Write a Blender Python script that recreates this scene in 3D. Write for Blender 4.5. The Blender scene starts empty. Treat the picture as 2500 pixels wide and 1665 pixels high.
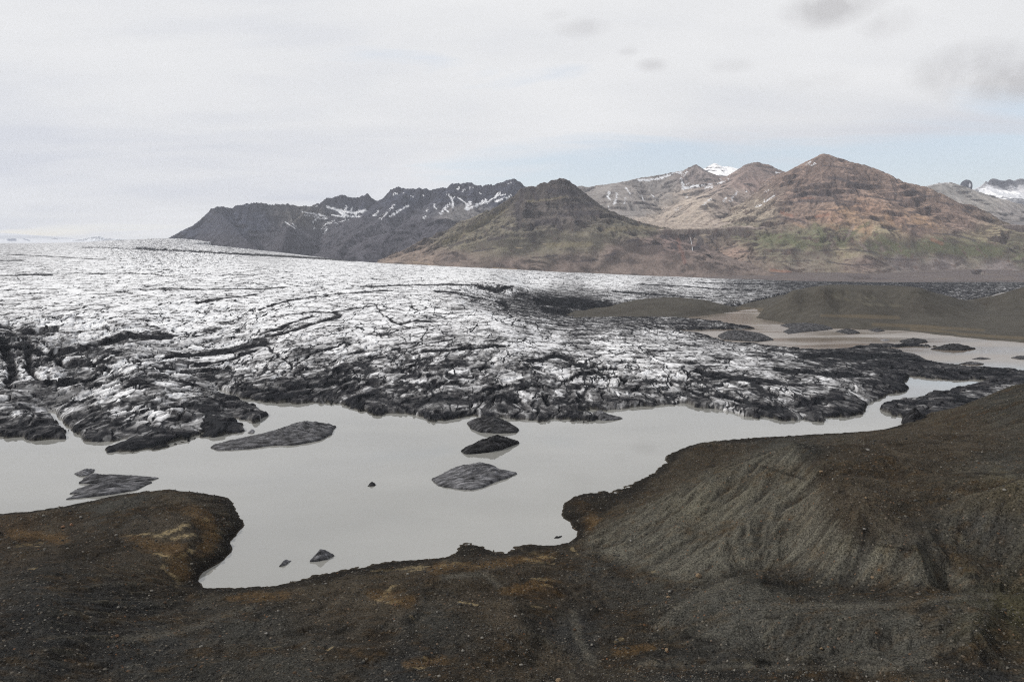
import bpy, math, time
import numpy as np

T0 = time.time()
def log(s): print('[%.1fs] %s' % (time.time() - T0, s), flush=True)

C = bpy.context.scene
COL = C.collection
f32 = np.float32

# ------------------------------------------------------------------ camera
CAM_H = 100.0
FPX = 1689.0                      # focal length measured in photo pixels (photo is 2500 wide)
PITCH = math.atan(192.5 / FPX)
cd = bpy.data.cameras.new('camera')
cam = bpy.data.objects.new('camera', cd)
COL.objects.link(cam)
cam.location = (0, 0, CAM_H)
cam.rotation_euler = (math.pi / 2 - PITCH, 0, 0)
cd.sensor_width = 36.0
cd.lens = 36.0 * FPX / 2500.0
cd.clip_start = 1.0
cd.clip_end = 60000.0
C.camera = cam

# ------------------------------------------------------------------ light
SUN_EL = math.radians(36)
SUN_AZ = math.radians(-86)         # measured from +Y (view direction) towards +X
sl = bpy.data.lights.new('sun', 'SUN')
sun = bpy.data.objects.new('sun', sl)
COL.objects.link(sun)
sl.energy = 3.2
sl.angle = math.radians(1.5)
sl.color = (1.0, 0.95, 0.88)
sun.rotation_euler = (math.pi / 2 - SUN_EL, 0, -SUN_AZ + math.pi)

C.view_settings.view_transform = 'Standard'
C.view_settings.look = 'None'
C.view_settings.exposure = 0.0
C.view_settings.gamma = 1.0
C.cycles.use_denoising = False
C.cycles.filter_width = 1.15
C.cycles.max_bounces = 5
C.cycles.volume_bounces = 0


class NT:
    """tiny node-tree helper"""
    def __init__(self, tree):
        self.t = tree
        tree.nodes.clear()
    def n(self, kind, **kw):
        nd = self.t.nodes.new(kind)
        for k, v in kw.items():
            if k.startswith('i_'):
                key = k[2:].replace('_', ' ')
                nd.inputs[key].default_value = v
            else:
                setattr(nd, k, v)
        return nd
    def l(self, a, b):
        self.t.links.new(a, b)
    def math(self, op, a, b=None, c=None, clamp=False):
        nd = self.t.nodes.new('ShaderNodeMath'); nd.operation = op; nd.use_clamp = clamp
        for i, x in enumerate((a, b, c)):
            if x is None: continue
            if hasattr(x, 'is_linked'): self.l(x, nd.inputs[i])
            else: nd.inputs[i].default_value = x
        return nd.outputs[0]
    def vmath(self, op, a, b=None):
        nd = self.t.nodes.new('ShaderNodeVectorMath'); nd.operation = op
        for i, x in enumerate((a, b)):
            if x is None: continue
            if hasattr(x, 'is_linked'): self.l(x, nd.inputs[i])
            else: nd.inputs[i].default_value = x
        return nd
    def ramp(self, fac, stops):
        nd = self.t.nodes.new('ShaderNodeValToRGB')
        el = nd.color_ramp.elements
        while len(el) < len(stops): el.new(0.5)
        for e, (p, c) in zip(el, stops):
            e.position = p
            e.color = (c[0], c[1], c[2], 1) if not isinstance(c, (int, float)) else (c, c, c, 1)
        self.l(fac, nd.inputs[0])
        return nd.outputs[0]
    def mix(self, fac, a, b, mode='MIX'):
        nd = self.t.nodes.new('ShaderNodeMix'); nd.data_type = 'RGBA'; nd.blend_type = mode
        for k, x in ((0, fac), (6, a), (7, b)):
            s = nd.inputs[k]
            if hasattr(x, 'is_linked'): self.l(x, s)
            elif isinstance(x, (int, float)): s.default_value = x if k == 0 else (x, x, x, 1)
            else: s.default_value = (x[0], x[1], x[2], 1)
        return nd.outputs[2]


def pix_dir(u, v):
    a = (np.asarray(u, float) - 1250) / FPX
    b = (832.5 - np.asarray(v, float)) / FPX
    dy = math.cos(PITCH) + b * math.sin(PITCH)
    dz = -math.sin(PITCH) + b * math.cos(PITCH)
    return a, dy, dz

def on_z(u, v, z=0.0):
    a, dy, dz = pix_dir(u, v)
    t = (z - CAM_H) / dz
    return a * t, dy * t

def at_D(u, v, D):
    a, dy, dz = pix_dir(u, v)
    t = D / dy
    return a * t, D + 0 * t, CAM_H + dz * t

def to_pix(X, Y, Z):
    zc = Z - CAM_H
    fwd = Y * math.cos(PITCH) - zc * math.sin(PITCH)
    up = Y * math.sin(PITCH) + zc * math.cos(PITCH)
    fwd = np.maximum(fwd, 1e-3)
    return 1250 + FPX * X / fwd, 832.5 - FPX * up / fwd

# ------------------------------------------------------------------ sky
def sky_dir(u, v):
    a, dy, dz = pix_dir(u, v)
    n = math.sqrt(float(a) ** 2 + float(dy) ** 2 + float(dz) ** 2)
    return (float(a) / n, float(dy) / n, float(dz) / n)

def make_world():
    w = bpy.data.worlds.new('World'); C.world = w; w.use_nodes = True
    N = NT(w.node_tree)
    out = N.n('ShaderNodeOutputWorld')
    bg = N.n('ShaderNodeBackground'); bg.inputs[1].default_value = 0.1
    N.l(bg.outputs[0], out.inputs[0])
    sky = N.n('ShaderNodeTexSky'); sky.sky_type = 'NISHITA'; sky.sun_disc = False
    sky.sun_elevation = SUN_EL; sky.sun_rotation = SUN_AZ; sky.air_density = 1.0; sky.dust_density = 1.5
    tc = N.n('ShaderNodeTexCoord'); g = tc.outputs['Generated']
    sep = N.n('ShaderNodeSeparateXYZ'); N.l(g, sep.inputs[0])
    z = N.math('MAXIMUM', sep.outputs[2], 0.0)
    # project the direction on a flat cloud ceiling so the streaks flatten towards the horizon
    zz = N.math('ADD', z, 0.12)
    px = N.math('DIVIDE', sep.outputs[0], zz); py = N.math('DIVIDE', sep.outputs[1], zz)
    cb = N.n('ShaderNodeCombineXYZ'); N.l(px, cb.inputs[0]); N.l(py, cb.inputs[1])
    mp = N.n('ShaderNodeMapping'); N.l(cb.outputs[0], mp.inputs[0])
    mp.inputs['Rotation'].default_value = (0, 0, math.radians(25)); mp.inputs['Scale'].default_value = (0.55, 1.5, 1)
    n1 = N.n('ShaderNodeTexNoise', noise_dimensions='3D'); N.l(mp.outputs[0], n1.inputs[0])
    n1.inputs['Scale'].default_value = 1.0; n1.inputs['Detail'].default_value = 7; n1.inputs['Roughness'].default_value = 0.55
    n1.inputs['Distortion'].default_value = 0.4
    n2 = N.n('ShaderNodeTexNoise', noise_dimensions='3D'); N.l(cb.outputs[0], n2.inputs[0])
    n2.inputs['Scale'].default_value = 0.45; n2.inputs['Detail'].default_value = 4
    # the thin opening low on the right
    def blob(u, v, r, sq=1.0):
        d = sky_dir(u, v)
        df = N.vmath('SUBTRACT', g, d)
        sc = N.vmath('MULTIPLY', df.outputs[0], (1, 1, sq))
        ln = N.vmath('LENGTH', sc.outputs[0])
        return N.math('SUBTRACT', 1.0, N.math('DIVIDE', ln.outputs['Value'], r), clamp=True)
    gap = N.math('MAXIMUM', blob(1650, 415, 0.46, 6.5), blob(2450, 415, 0.5, 5.0))
    gap = N.math('MAXIMUM', gap, N.math('MULTIPLY', blob(200, 560, 0.30, 6.5), 0.2))
    cov = N.math('ADD', N.math('MULTIPLY', gap, 1.75), N.math('MULTIPLY', N.math('SUBTRACT', n1.outputs[0], 0.5), 3.2))
    clear = N.ramp(cov, [(0.38, 0.0), (1.15, 0.80)])
    cloudv = N.math('ADD', N.math('MULTIPLY', n1.outputs[0], 0.35), N.math('MULTIPLY', n2.outputs[0], 0.65))
    cloud = N.ramp(cloudv, [(0.38, (7.1, 7.3, 7.8)), (0.50, (8.4, 8.45, 8.55)), (0.62, (9.3, 9.3, 9.3))])
    # bounded gray clouds upper right
    n3 = N.n('ShaderNodeTexNoise', noise_dimensions='3D'); N.l(g, n3.inputs[0])
    n3.inputs['Scale'].default_value = 14.0; n3.inputs['Detail'].default_value = 6
    nb = N.math('MULTIPLY', N.math('SUBTRACT', n3.outputs[0], 0.5), 2.6)
    dark = None
    for (u, v, r, sq, s) in ((2030, 20, 0.075, 2.6, 0.9), (2390, 165, 0.085, 2.4, 0.95), (2450, 195, 0.085, 2.4, 1.1), (1592, 160, 0.030, 2.4, 0.5), (1530, 128, 0.022, 2.6, 0.3),
                             (1770, 165, 0.05, 3.5, 0.3), (1990, 195, 0.06, 3, 0.4), (2160, 60, 0.05, 2, 0.4), (1420, 70, 0.05, 3, 0.4), (1340, 35, 0.04, 3, .3), (2330, 150, 0.04, 2.6, 0.6)):
        b = blob(u, v, r, sq)
        b = N.math('MULTIPLY', N.math('ADD', b, N.math('MULTIPLY', nb, N.math('MULTIPLY', b, 1.6)), clamp=True), s)
        dark = b if dark is None else N.math('MAXIMUM', dark, b)
    dk = N.ramp(dark, [(0.08, 0.0), (0.75, 0.75)])
    skyc = N.mix(1.0, sky.outputs[0], (2.2, 2.05, 1.9), 'MULTIPLY')
    # cirrus veil keeps the opening pale
    skyc = N.mix(0.4, skyc, (6.7, 7.4, 8.4))
    c1 = N.mix(clear, cloud, skyc)
    c2 = N.mix(dk, c1, (5.4, 5.3, 5.35))
    N.l(c2, bg.inputs[0])
make_world()

# ------------------------------------------------------------------ numeric helpers
def _h(ix, iy, seed):
    h = (ix.astype(np.int64) * 374761393 + iy.astype(np.int64) * 668265263 + seed * 1274126177) & 0xFFFFFFFF
    h = h.astype(np.uint32)
    h ^= h >> np.uint32(13); h *= np.uint32(1274126177); h ^= h >> np.uint32(16); h *= np.uint32(2246822519); h ^= h >> np.uint32(13)
    return h
def hash01(ix, iy, seed):
    return (_h(ix, iy, seed).astype(f32)) * f32(1 / 4294967296.0)

_G = np.stack([np.cos(np.arange(256) * 2 * np.pi / 256), np.sin(np.arange(256) * 2 * np.pi / 256)], 1).astype(f32)
def perlin(x, y, seed=0):
    x = np.asarray(x); y = np.asarray(y)
    xf = np.floor(x); yf = np.floor(y)
    ix = xf.astype(np.int64); iy = yf.astype(np.int64)
    fx = (x - xf).astype(f32); fy = (y - yf).astype(f32)
    def g(dx, dy):
        k = (_h(ix + dx, iy + dy, seed) & np.uint32(255)).astype(np.int64)
        return _G[k, 0] * (fx - dx) + _G[k, 1] * (fy - dy)
    u = fx * fx * fx * (fx * (fx * 6 - 15) + 10); w = fy * fy * fy * (fy * (fy * 6 - 15) + 10)
    a = g(0, 0); b = g(1, 0); a = a + (b - a) * u
    c = g(0, 1); d = g(1, 1); c = c + (d - c) * u
    return (a + (c - a) * w) * f32(1.5)

def fbm(x, y, octv=4, seed=0, gain=0.5, lac=2.03, ridged=False):
    s = 0; a = 1.0; tot = 0
    for i in range(octv):
        n = perlin(x, y, seed + i * 17)
        if ridged: n = 1 - 2 * np.abs(n)
        s = s + n * f32(a); tot += a
        a *= gain; x = x * lac + 13.7; y = y * lac + 7.3
    return s / f32(tot)

def voronoi(x, y, seed=0):
    """returns F1, F2 and the cell's two random numbers and offset to its point"""
    xf = np.floor(x); yf = np.floor(y)
    ix = xf.astype(np.int64); iy = yf.astype(np.int64)
    fx = (x - xf).astype(f32); fy = (y - yf).astype(f32)
    F1 = np.full(fx.shape, 9, f32); F2 = F1.copy()
    r1 = np.zeros(fx.shape, f32); r2 = r1.copy(); ox = r1.copy(); oy = r1.copy()
    for j in (-1, 0, 1):
        for i in (-1, 0, 1):
            a = hash01(ix + i, iy + j, seed); b = hash01(ix + i, iy + j, seed + 5)
            dx = i + f32(0.1) + a * f32(0.8) - fx; dy = j + f32(0.1) + b * f32(0.8) - fy
            d = np.sqrt(dx * dx + dy * dy)
            m = d < F1
            F2 = np.where(m, F1, np.minimum(F2, d)); F1 = np.where(m, d, F1)
            c = hash01(ix + i, iy + j, seed + 9)
            r1 = np.where(m, c, r1); r2 = np.where(m, np.mod(c * 57.31, 1).astype(f32), r2)
            ox = np.where(m, dx, ox); oy = np.where(m, dy, oy)
    return F1, F2, r1, r2, ox, oy

def sstep(a, b, x):
    t = np.clip((x - a) / (b - a), 0, 1)
    return t * t * (3 - 2 * t)

def grad(X, Y, Z):
    """gradient of Z on any structured grid"""
    Xi, Xj = np.gradient(X); Yi, Yj = np.gradient(Y); Zi, Zj = np.gradient(Z)
    det = Xi * Yj - Xj * Yi
    det = np.where(np.abs(det) < 1e-9, 1e-9, det)
    return (Zi * Yj - Zj * Yi) / det, (Zj * Xi - Zi * Xj) / det

def erosion(X, Y, gx, gy, wl, octv=4, seed=3, gain=0.5, amp_slope=1.0, keep=1.0):
    """downslope gullies: stripes that run along the gradient. returns roughly -1..1"""
    gx = gx.astype(f32); gy = gy.astype(f32)
    tot = np.zeros(X.shape, f32); a = 1.0; norm = 0
    x = X / wl; y = Y / wl
    m = np.sqrt(gx * gx + gy * gy) + 1e-6
    dxp = -gy / m * np.minimum(m * amp_slope, 1.0); dyp = gx / m * np.minimum(m * amp_slope, 1.0)
    for o in range(octv):
        xf = np.floor(x); yf = np.floor(y)
        ix = xf.astype(np.int64); iy = yf.astype(np.int64)
        fx = (x - xf).astype(f32); fy = (y - yf).astype(f32)
        va = 0; vx = 0; vy = 0; wt = 0
        for i in (-1, 0, 1, 2):
            for j in (-1, 0, 1, 2):
                hx = hash01(ix + i, iy + j, seed + o * 31) * f32(0.9); hy = hash01(ix + i, iy + j, seed + o * 31 + 7) * f32(0.9)
                px = fx - i - hx + f32(.45); py = fy - j - hy + f32(.45)
                w = np.exp(-(px * px + py * py) * f32(2.2))
                mag = (px * dxp + py * dyp) * f32(2 * np.pi)
                va = va + np.cos(mag) * w
                s = -np.sin(mag) * w
                vx = vx + s * dxp; vy = vy + s * dyp; wt = wt + w
        va = va / wt; vx = vx / wt; vy = vy / wt
        tot += va * f32(a); norm += a
        # branch the next octave away from the flanks of this one
        k = f32(keep * a)
        dxp, dyp = dxp - vy * k, dyp + vx * k
        x = x * 2.07 + 5.1; y = y * 2.07 + 2.9; a *= gain
    return tot / f32(norm)

def tps(P, V, Q, lin=True, kern='tps', smooth=0.0):
    """radial basis interpolation of V at points P, evaluated at Q (n,2)"""
    P = np.asarray(P, float); V = np.asarray(V, float); n = len(P)
    c = P.mean(0); s = P.std(0).max(); P = (P - c) / s; Q = (Q - c) / s
    def K(r2):
        if kern == 'tps': return 0.5 * r2 * np.log(r2 + 1e-12)
        return np.sqrt(r2)
    d2 = ((P[:, None] - P[None]) ** 2).sum(-1)
    A = np.zeros((n + 3, n + 3)); A[:n, :n] = K(d2) + smooth * np.eye(n) * (1 if kern == 'tps' else -1)
    A[:n, n] = 1; A[:n, n + 1:] = P; A[n, :n] = 1; A[n + 1:, :n] = P.T
    V2 = V if V.ndim == 2 else V[:, None]
    b = np.zeros((n + 3, V2.shape[1])); b[:n] = V2
    w = np.linalg.solve(A, b)
    out = np.empty((len(Q), V2.shape[1]))
    for k in range(0, len(Q), 40000):
        q = Q[k:k + 40000]
        r2 = (q[:, None, 0] - P[None, :, 0]) ** 2 + (q[:, None, 1] - P[None, :, 1]) ** 2
        out[k:k + 40000] = K(r2) @ w[:n] + w[n] + q @ w[n + 1:]
    return out if V.ndim == 2 else out[:, 0]

def up_grid(fn, A, B, step):
    """evaluate fn(A,B) on a coarse copy of the grid and bilinearly upsample"""
    ni, nj = A.shape
    ii = np.unique(np.append(np.arange(0, ni, step), ni - 1)); jj = np.unique(np.append(np.arange(0, nj, step), nj - 1))
    S = fn(A[np.ix_(ii, jj)], B[np.ix_(ii, jj)])
    S = np.asarray(S)
    multi = S.ndim == 3
    if not multi: S = S[..., None]
    ti = np.interp(np.arange(ni), ii, np.arange(len(ii))); tj = np.interp(np.arange(nj), jj, np.arange(len(jj)))
    i0 = np.minimum(ti.astype(int), len(ii) - 2); j0 = np.minimum(tj.astype(int), len(jj) - 2)
    fi = (ti - i0)[:, None, None]; fj = (tj - j0)[None, :, None]
    R = (S[i0][:, j0] * (1 - fi) + S[i0 + 1][:, j0] * fi) * (1 - fj) + (S[i0][:, j0 + 1] * (1 - fi) + S[i0 + 1][:, j0 + 1] * fi) * fj
    return R if multi else R[..., 0]

def idw(U, V, pts, vals, sy=2.0, p=3.0):
    vals = np.asarray(vals, float)
    if vals.ndim == 1: vals = vals[:, None]
    num = 0; den = 0
    for (u, v), c in zip(pts, vals):
        w = 1.0 / (((U - u) ** 2 + ((V - v) * sy) ** 2 + 25.0) ** (p / 2))
        den = den + w; num = num + w[..., None] * c
    return num / den[..., None]

def seg_dist(X, Y, pts, closed=False):
    """distance to a polyline (and inside test if closed)"""
    pts = np.asarray(pts, float)
    n = len(pts); D = np.full(X.shape, 1e18); ins = np.zeros(X.shape, bool)
    for k in range(n if closed else n - 1):
        ax, ay = pts[k]; bx, by = pts[(k + 1) % n]
        vx, vy = bx - ax, by - ay; L2 = vx * vx + vy * vy + 1e-9
        t = np.clip(((X - ax) * vx + (Y - ay) * vy) / L2, 0, 1)
        D = np.minimum(D, (X - ax - t * vx) ** 2 + (Y - ay - t * vy) ** 2)
        if closed and ay != by:
            c = (Y < ay) != (Y < by)
            xi = ax + (Y - ay) * vx / (by - ay)
            ins ^= c & (X < xi)
    D = np.sqrt(D)
    return np.where(ins, D, -D) if closed else D

def stroke(U, V, lines, sy=1.0):
    """soft mask (1 on the line) from traced strokes: (width, [(u,v)...])"""
    M = np.zeros(U.shape, f32)
    for w, pts in lines:
        pa = np.asarray(pts, float)
        b = 3.5 * w
        sel = (U > pa[:, 0].min() - b) & (U < pa[:, 0].max() + b) & (V > pa[:, 1].min() - b) & (V < pa[:, 1].max() + b)
        if not sel.any(): continue
        if len(pts) == 1: pa = np.vstack([pa, pa + 0.5])
        d = seg_dist(U[sel], V[sel] * sy, pa * [1, sy])
        M[sel] = np.maximum(M[sel], 1.5 - d / w)      # >0.5 inside the width
    return M

def srgb(r, g, b):
    f = lambda c: c / 255 / 12.92 if c / 255 <= 0.04045 else ((c / 255 + 0.055) / 1.055) ** 2.4
    return (f(r), f(g), f(b))

OBJ = {}
def grid_mesh(name, X, Y, Z, col, mat, keep=None, smooth=True, props=None, rough=None):
    ni, nj = X.shape
    co = np.stack([X, Y, Z], -1).reshape(-1, 3).astype(f32)
    idx = np.arange(ni * nj).reshape(ni, nj)
    q = np.stack([idx[:-1, :-1], idx[:-1, 1:], idx[1:, 1:], idx[1:, :-1]], -1).reshape(-1, 4)
    # make normals point up
    a, b, c = co[q[0, 0]], co[q[0, 1]], co[q[0, 3]]
    if (b[0] - a[0]) * (c[1] - a[1]) - (b[1] - a[1]) * (c[0] - a[0]) < 0: q = q[:, ::-1]
    cc = col.reshape(-1, 3)
    if keep is not None:
        k = keep.reshape(-1)
        q = q[k[q].any(1)]
        used = np.zeros(ni * nj, bool); used[q.reshape(-1)] = True
        remap = np.cumsum(used) - 1
        q = remap[q]; co = co[used]; cc = cc[used]
    me = bpy.data.meshes.new(name)
    me.vertices.add(len(co)); me.vertices.foreach_set('co', co.reshape(-1))
    me.loops.add(q.size); me.loops.foreach_set('vertex_index', q.reshape(-1).astype(np.int32))
    me.polygons.add(len(q)); me.polygons.foreach_set('loop_start', (np.arange(len(q)) * 4).astype(np.int32))
    me.polygons.foreach_set('use_smooth', np.full(len(q), smooth))
    me.update(calc_edges=True)
    at = me.color_attributes.new('Col', 'FLOAT_COLOR', 'POINT')
    rgba = np.ones((len(co), 4), f32); rgba[:, :3] = np.clip(cc, 0, 1)
    at.data.foreach_set('color', rgba.reshape(-1))
    me.materials.append(mat)
    o = bpy.data.objects.new(name, me); COL.objects.link(o)
    for k, v in (props or {}).items(): o[k] = v
    log('%s: %d verts' % (name, len(co)))
    return o

def polar(r0, r1, nr, a0, a1, na):
    r = np.exp(np.linspace(math.log(r0), math.log(r1), nr)); a = np.radians(np.linspace(a0, a1, na))
    R, A = np.meshgrid(r, a, indexing='ij')
    return R * np.sin(A), R * np.cos(A), R, A

# ------------------------------------------------------------------ materials
def mat_terrain(name, scale, bump, rough=0.9, speck=0.3, speck_scale=None, spec=0.06, fine=True, blotch=0.25):
    m = bpy.data.materials.new(name); m.use_nodes = True
    N = NT(m.node_tree)
    out = N.n('ShaderNodeOutputMaterial'); bs = N.n('ShaderNodeBsdfPrincipled')
    N.l(bs.outputs[0], out.inputs[0])
    at = N.n('ShaderNodeAttribute', attribute_name='Col')
    geo = N.n('ShaderNodeNewGeometry'); pos = geo.outputs['Position']
    n1 = N.n('ShaderNodeTexNoise'); N.l(pos, n1.inputs[0])
    n1.inputs['Scale'].default_value = scale; n1.inputs['Detail'].default_value = 8; n1.inputs['Roughness'].default_value = 0.65
    n2 = N.n('ShaderNodeTexNoise'); N.l(pos, n2.inputs[0])
    n2.inputs['Scale'].default_value = speck_scale or scale * 6; n2.inputs['Detail'].default_value = 3; n2.inputs['Roughness'].default_value = 0.7
    f1 = N.math('ADD', 1.0 - blotch, N.math('MULTIPLY', n1.outputs[0], 2 * blotch))
    f2 = N.math('ADD', 1.0 - speck, N.math('MULTIPLY', n2.outputs[0], 2 * speck))
    cm = N.mix(1.0, at.outputs['Color'], N.math('MULTIPLY', f1, f2), 'MULTIPLY')
    N.l(cm, bs.inputs['Base Color'])
    bs.inputs['Roughness'].default_value = rough
    bs.inputs['Specular IOR Level'].default_value = spec
    hsum = N.math('ADD', n1.outputs[0], N.math('MULTIPLY', n2.outputs[0], 0.25))
    bp = N.n('ShaderNodeBump'); bp.inputs['Strength'].default_value = 1.0; bp.inputs['Distance'].default_value = bump
    N.l(hsum, bp.inputs['Height']); N.l(bp.outputs[0], bs.inputs['Normal'])
    return m

def mat_gravel():
    """dark volcanic gravel: traced ground colour broken up by stones of several sizes"""
    m = bpy.data.materials.new('dark_gravel'); m.use_nodes = True
    N = NT(m.node_tree)
    out = N.n('ShaderNodeOutputMaterial'); bs = N.n('ShaderNodeBsdfPrincipled')
    N.l(bs.outputs[0], out.inputs[0])
    at = N.n('ShaderNodeAttribute', attribute_name='Col')
    geo = N.n('ShaderNodeNewGeometry'); pos = geo.outputs['Position']
    n1 = N.n('ShaderNodeTexNoise'); N.l(pos, n1.inputs[0])
    n1.inputs['Scale'].default_value = 0.12; n1.inputs['Detail'].default_value = 9; n1.inputs['Roughness'].default_value = 0.7
    vor = []
    for sc, sh in ((3.2, 0.0), (1.3, 17.0)):
        off = N.vmath('ADD', pos, (sh, sh, sh))
        v = N.n('ShaderNodeTexVoronoi'); N.l(off.outputs[0], v.inputs[0]); v.inputs['Scale'].default_value = sc
        vor.append(v)
    s1 = N.n('ShaderNodeSeparateColor'); N.l(vor[0].outputs['Color'], s1.inputs[0])
    s2 = N.n('ShaderNodeSeparateColor'); N.l(vor[1].outputs['Color'], s2.inputs[0])
    f = N.math('ADD', 0.42, N.math('MULTIPLY', s1.outputs[0], 1.16))
    f = N.math('MULTIPLY', f, N.math('ADD', 0.6, N.math('MULTIPLY', n1.outputs[0], 0.8)))
    base = N.mix(1.0, at.outputs['Color'], f, 'MULTIPLY')
    # a few larger stones stand out: pale grey, rust
    pick = N.math('MULTIPLY', N.math('GREATER_THAN', s2.outputs[1], 0.86), N.math('LESS_THAN', vor[1].outputs['Distance'], 0.42))
    stonec = N.ramp(s2.outputs[0], [(0.0, (0.03, 0.028, 0.026)), (0.45, (0.075, 0.07, 0.062)), (0.8, (0.15, 0.135, 0.11)), (1.0, (0.14, 0.07, 0.035))])
    base = N.mix(N.math('MULTIPLY', pick, 0.62), base, stonec)
    N.l(base, bs.inputs['Base Color'])
    bs.inputs['Roughness'].default_value = 0.95; bs.inputs['Specular IOR Level'].default_value = 0.05
    h = N.math('ADD', N.math('MULTIPLY', n1.outputs[0], 1.2), N.math('MULTIPLY', N.math('SUBTRACT', 1.0, vor[0].outputs['Distance']), 0.14))
    h = N.math('ADD', h, N.math('MULTIPLY', N.math('MULTIPLY', pick, N.math('SUBTRACT', 0.6, vor[1].outputs['Distance'])), 0.5))
    bp = N.n('ShaderNodeBump'); bp.inputs['Strength'].default_value = 0.9; bp.inputs['Distance'].default_value = 0.8
    N.l(h, bp.inputs['Height']); N.l(bp.outputs[0], bs.inputs['Normal'])
    return m

def mat_water():
    m = bpy.data.materials.new('silty_water'); m.use_nodes = True
    N = NT(m.node_tree)
    out = N.n('ShaderNodeOutputMaterial'); bs = N.n('ShaderNodeBsdfPrincipled')
    N.l(bs.outputs[0], out.inputs[0])
    geo = N.n('ShaderNodeNewGeometry'); pos = geo.outputs['Position']
    n1 = N.n('ShaderNodeTexNoise'); N.l(pos, n1.inputs[0]); n1.inputs['Scale'].default_value = 0.008; n1.inputs['Detail'].default_value = 5
    sep = N.n('ShaderNodeSeparateXYZ'); N.l(pos, sep.inputs[0])
    # ponds beyond the ice: silt plus the mountain's brown reflection put into the colour
    t = N.math('DIVIDE', N.math('SUBTRACT', sep.outputs[1], 560.0), 120.0, clamp=True)
    near = N.ramp(n1.outputs[0], [(0.35, (0.215, 0.214, 0.198)), (0.65, (0.25, 0.249, 0.235))])
    far = N.ramp(n1.outputs[0], [(0.35, (0.17, 0.135, 0.108)), (0.65, (0.21, 0.18, 0.15))])
    n4 = N.n('ShaderNodeTexNoise'); mp4 = N.n('ShaderNodeMapping'); N.l(pos, mp4.inputs[0]); mp4.inputs['Scale'].default_value = (0.012, 0.03, 1); N.l(mp4.outputs[0], n4.inputs[0]); n4.inputs['Detail'].default_value = 6; n4.inputs['Scale'].default_value = 1.0
    N.l(N.mix(1.0, N.mix(t, near, far), N.math('ADD', 0.82, N.math('MULTIPLY', n4.outputs[0], 0.36)), 'MULTIPLY'), bs.inputs['Base Color'])
    # wind-ruffled lanes against glassy water
    mp = N.n('ShaderNodeMapping'); N.l(pos, mp.inputs[0]); mp.inputs['Scale'].default_value = (0.004, 0.012, 1)
    n2 = N.n('ShaderNodeTexNoise'); N.l(mp.outputs[0], n2.inputs[0]); n2.inputs['Scale'].default_value = 1.0; n2.inputs['Detail'].default_value = 5
    lane = N.ramp(n2.outputs[0], [(0.42, 0.0), (0.62, 1.0)])
    N.l(N.math('ADD', N.math('ADD', 0.03, N.math('MULTIPLY', t, 0.07)), N.math('MULTIPLY', lane, N.math('ADD', 0.05, N.math('MULTIPLY', t, 0.24)))), bs.inputs['Roughness'])
    N.l(N.math('ADD', 2.0, N.math('MULTIPLY', t, 0.7)), bs.inputs['IOR'])
    w = N.n('ShaderNodeTexNoise'); N.l(pos, w.inputs[0]); w.inputs['Scale'].default_value = 0.8; w.inputs['Detail'].default_value = 4
    bp = N.n('ShaderNodeBump'); bp.inputs['Distance'].default_value = 0.05
    N.l(N.math('ADD', N.math('ADD', 0.03, N.math('MULTIPLY', t, 0.07)), N.math('MULTIPLY', lane, 0.12)), bp.inputs['Strength'])
    N.l(w.outputs[0], bp.inputs['Height']); N.l(bp.outputs[0], bs.inputs['Normal'])
    return m

M_WATER = mat_water()
M_GRAVEL = mat_gravel()
M_PLAIN = mat_terrain('outwash_gravel', 0.05, 1.0, speck=0.35, speck_scale=0.5)
def add_cracks(m, layers):
    nt = m.node_tree; N = NT.__new__(NT); N.t = nt
    bs = [n for n in nt.nodes if n.type == 'BSDF_PRINCIPLED'][0]
    src = bs.inputs['Base Color'].links[0].from_socket
    pos = N.n('ShaderNodeNewGeometry').outputs['Position']
    col = src
    for (rot, sx, sy, w, seed, thr) in layers:
        mp = N.n('ShaderNodeMapping'); N.l(pos, mp.inputs[0])
        mp.inputs['Rotation'].default_value = (0, 0, rot); mp.inputs['Scale'].default_value = (1 / sx, 1 / sy, 0.0); mp.inputs['Location'].default_value = (seed, seed * 2, 0)
        nz = N.n('ShaderNodeTexNoise'); N.l(mp.outputs[0], nz.inputs[0]); nz.inputs['Scale'].default_value = 1.4; nz.inputs['Detail'].default_value = 5; nz.inputs['Roughness'].default_value = .6
        off = N.vmath('SCALE', N.vmath('SUBTRACT', nz.outputs['Color'], (.5, .5, .5)).outputs[0]); off.inputs['Scale'].default_value = 0.9
        ad = N.vmath('ADD', mp.outputs[0], off.outputs[0])
        v = N.n('ShaderNodeTexVoronoi', feature='DISTANCE_TO_EDGE', voronoi_dimensions='2D'); N.l(ad.outputs[0], v.inputs[0]); v.inputs['Scale'].default_value = 1.0
        nm = N.n('ShaderNodeTexNoise'); N.l(mp.outputs[0], nm.inputs[0]); nm.inputs['Scale'].default_value = 0.8; nm.inputs['Detail'].default_value = 3
        k = N.ramp(nm.outputs[0], [(thr, 0.0), (thr + .07, 1.0)])
        wd = N.math('MULTIPLY', k, w)
        line = N.math('SUBTRACT', 1.0, N.math('DIVIDE', v.outputs['Distance'], N.math('ADD', wd, 0.0005)), clamp=True)
        line = N.math('MULTIPLY', N.math('MULTIPLY', line, 2.2, clamp=True), k)
        col = N.mix(line, col, (0.022, 0.023, 0.026))
    N.l(col, bs.inputs['Base Color'])

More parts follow.
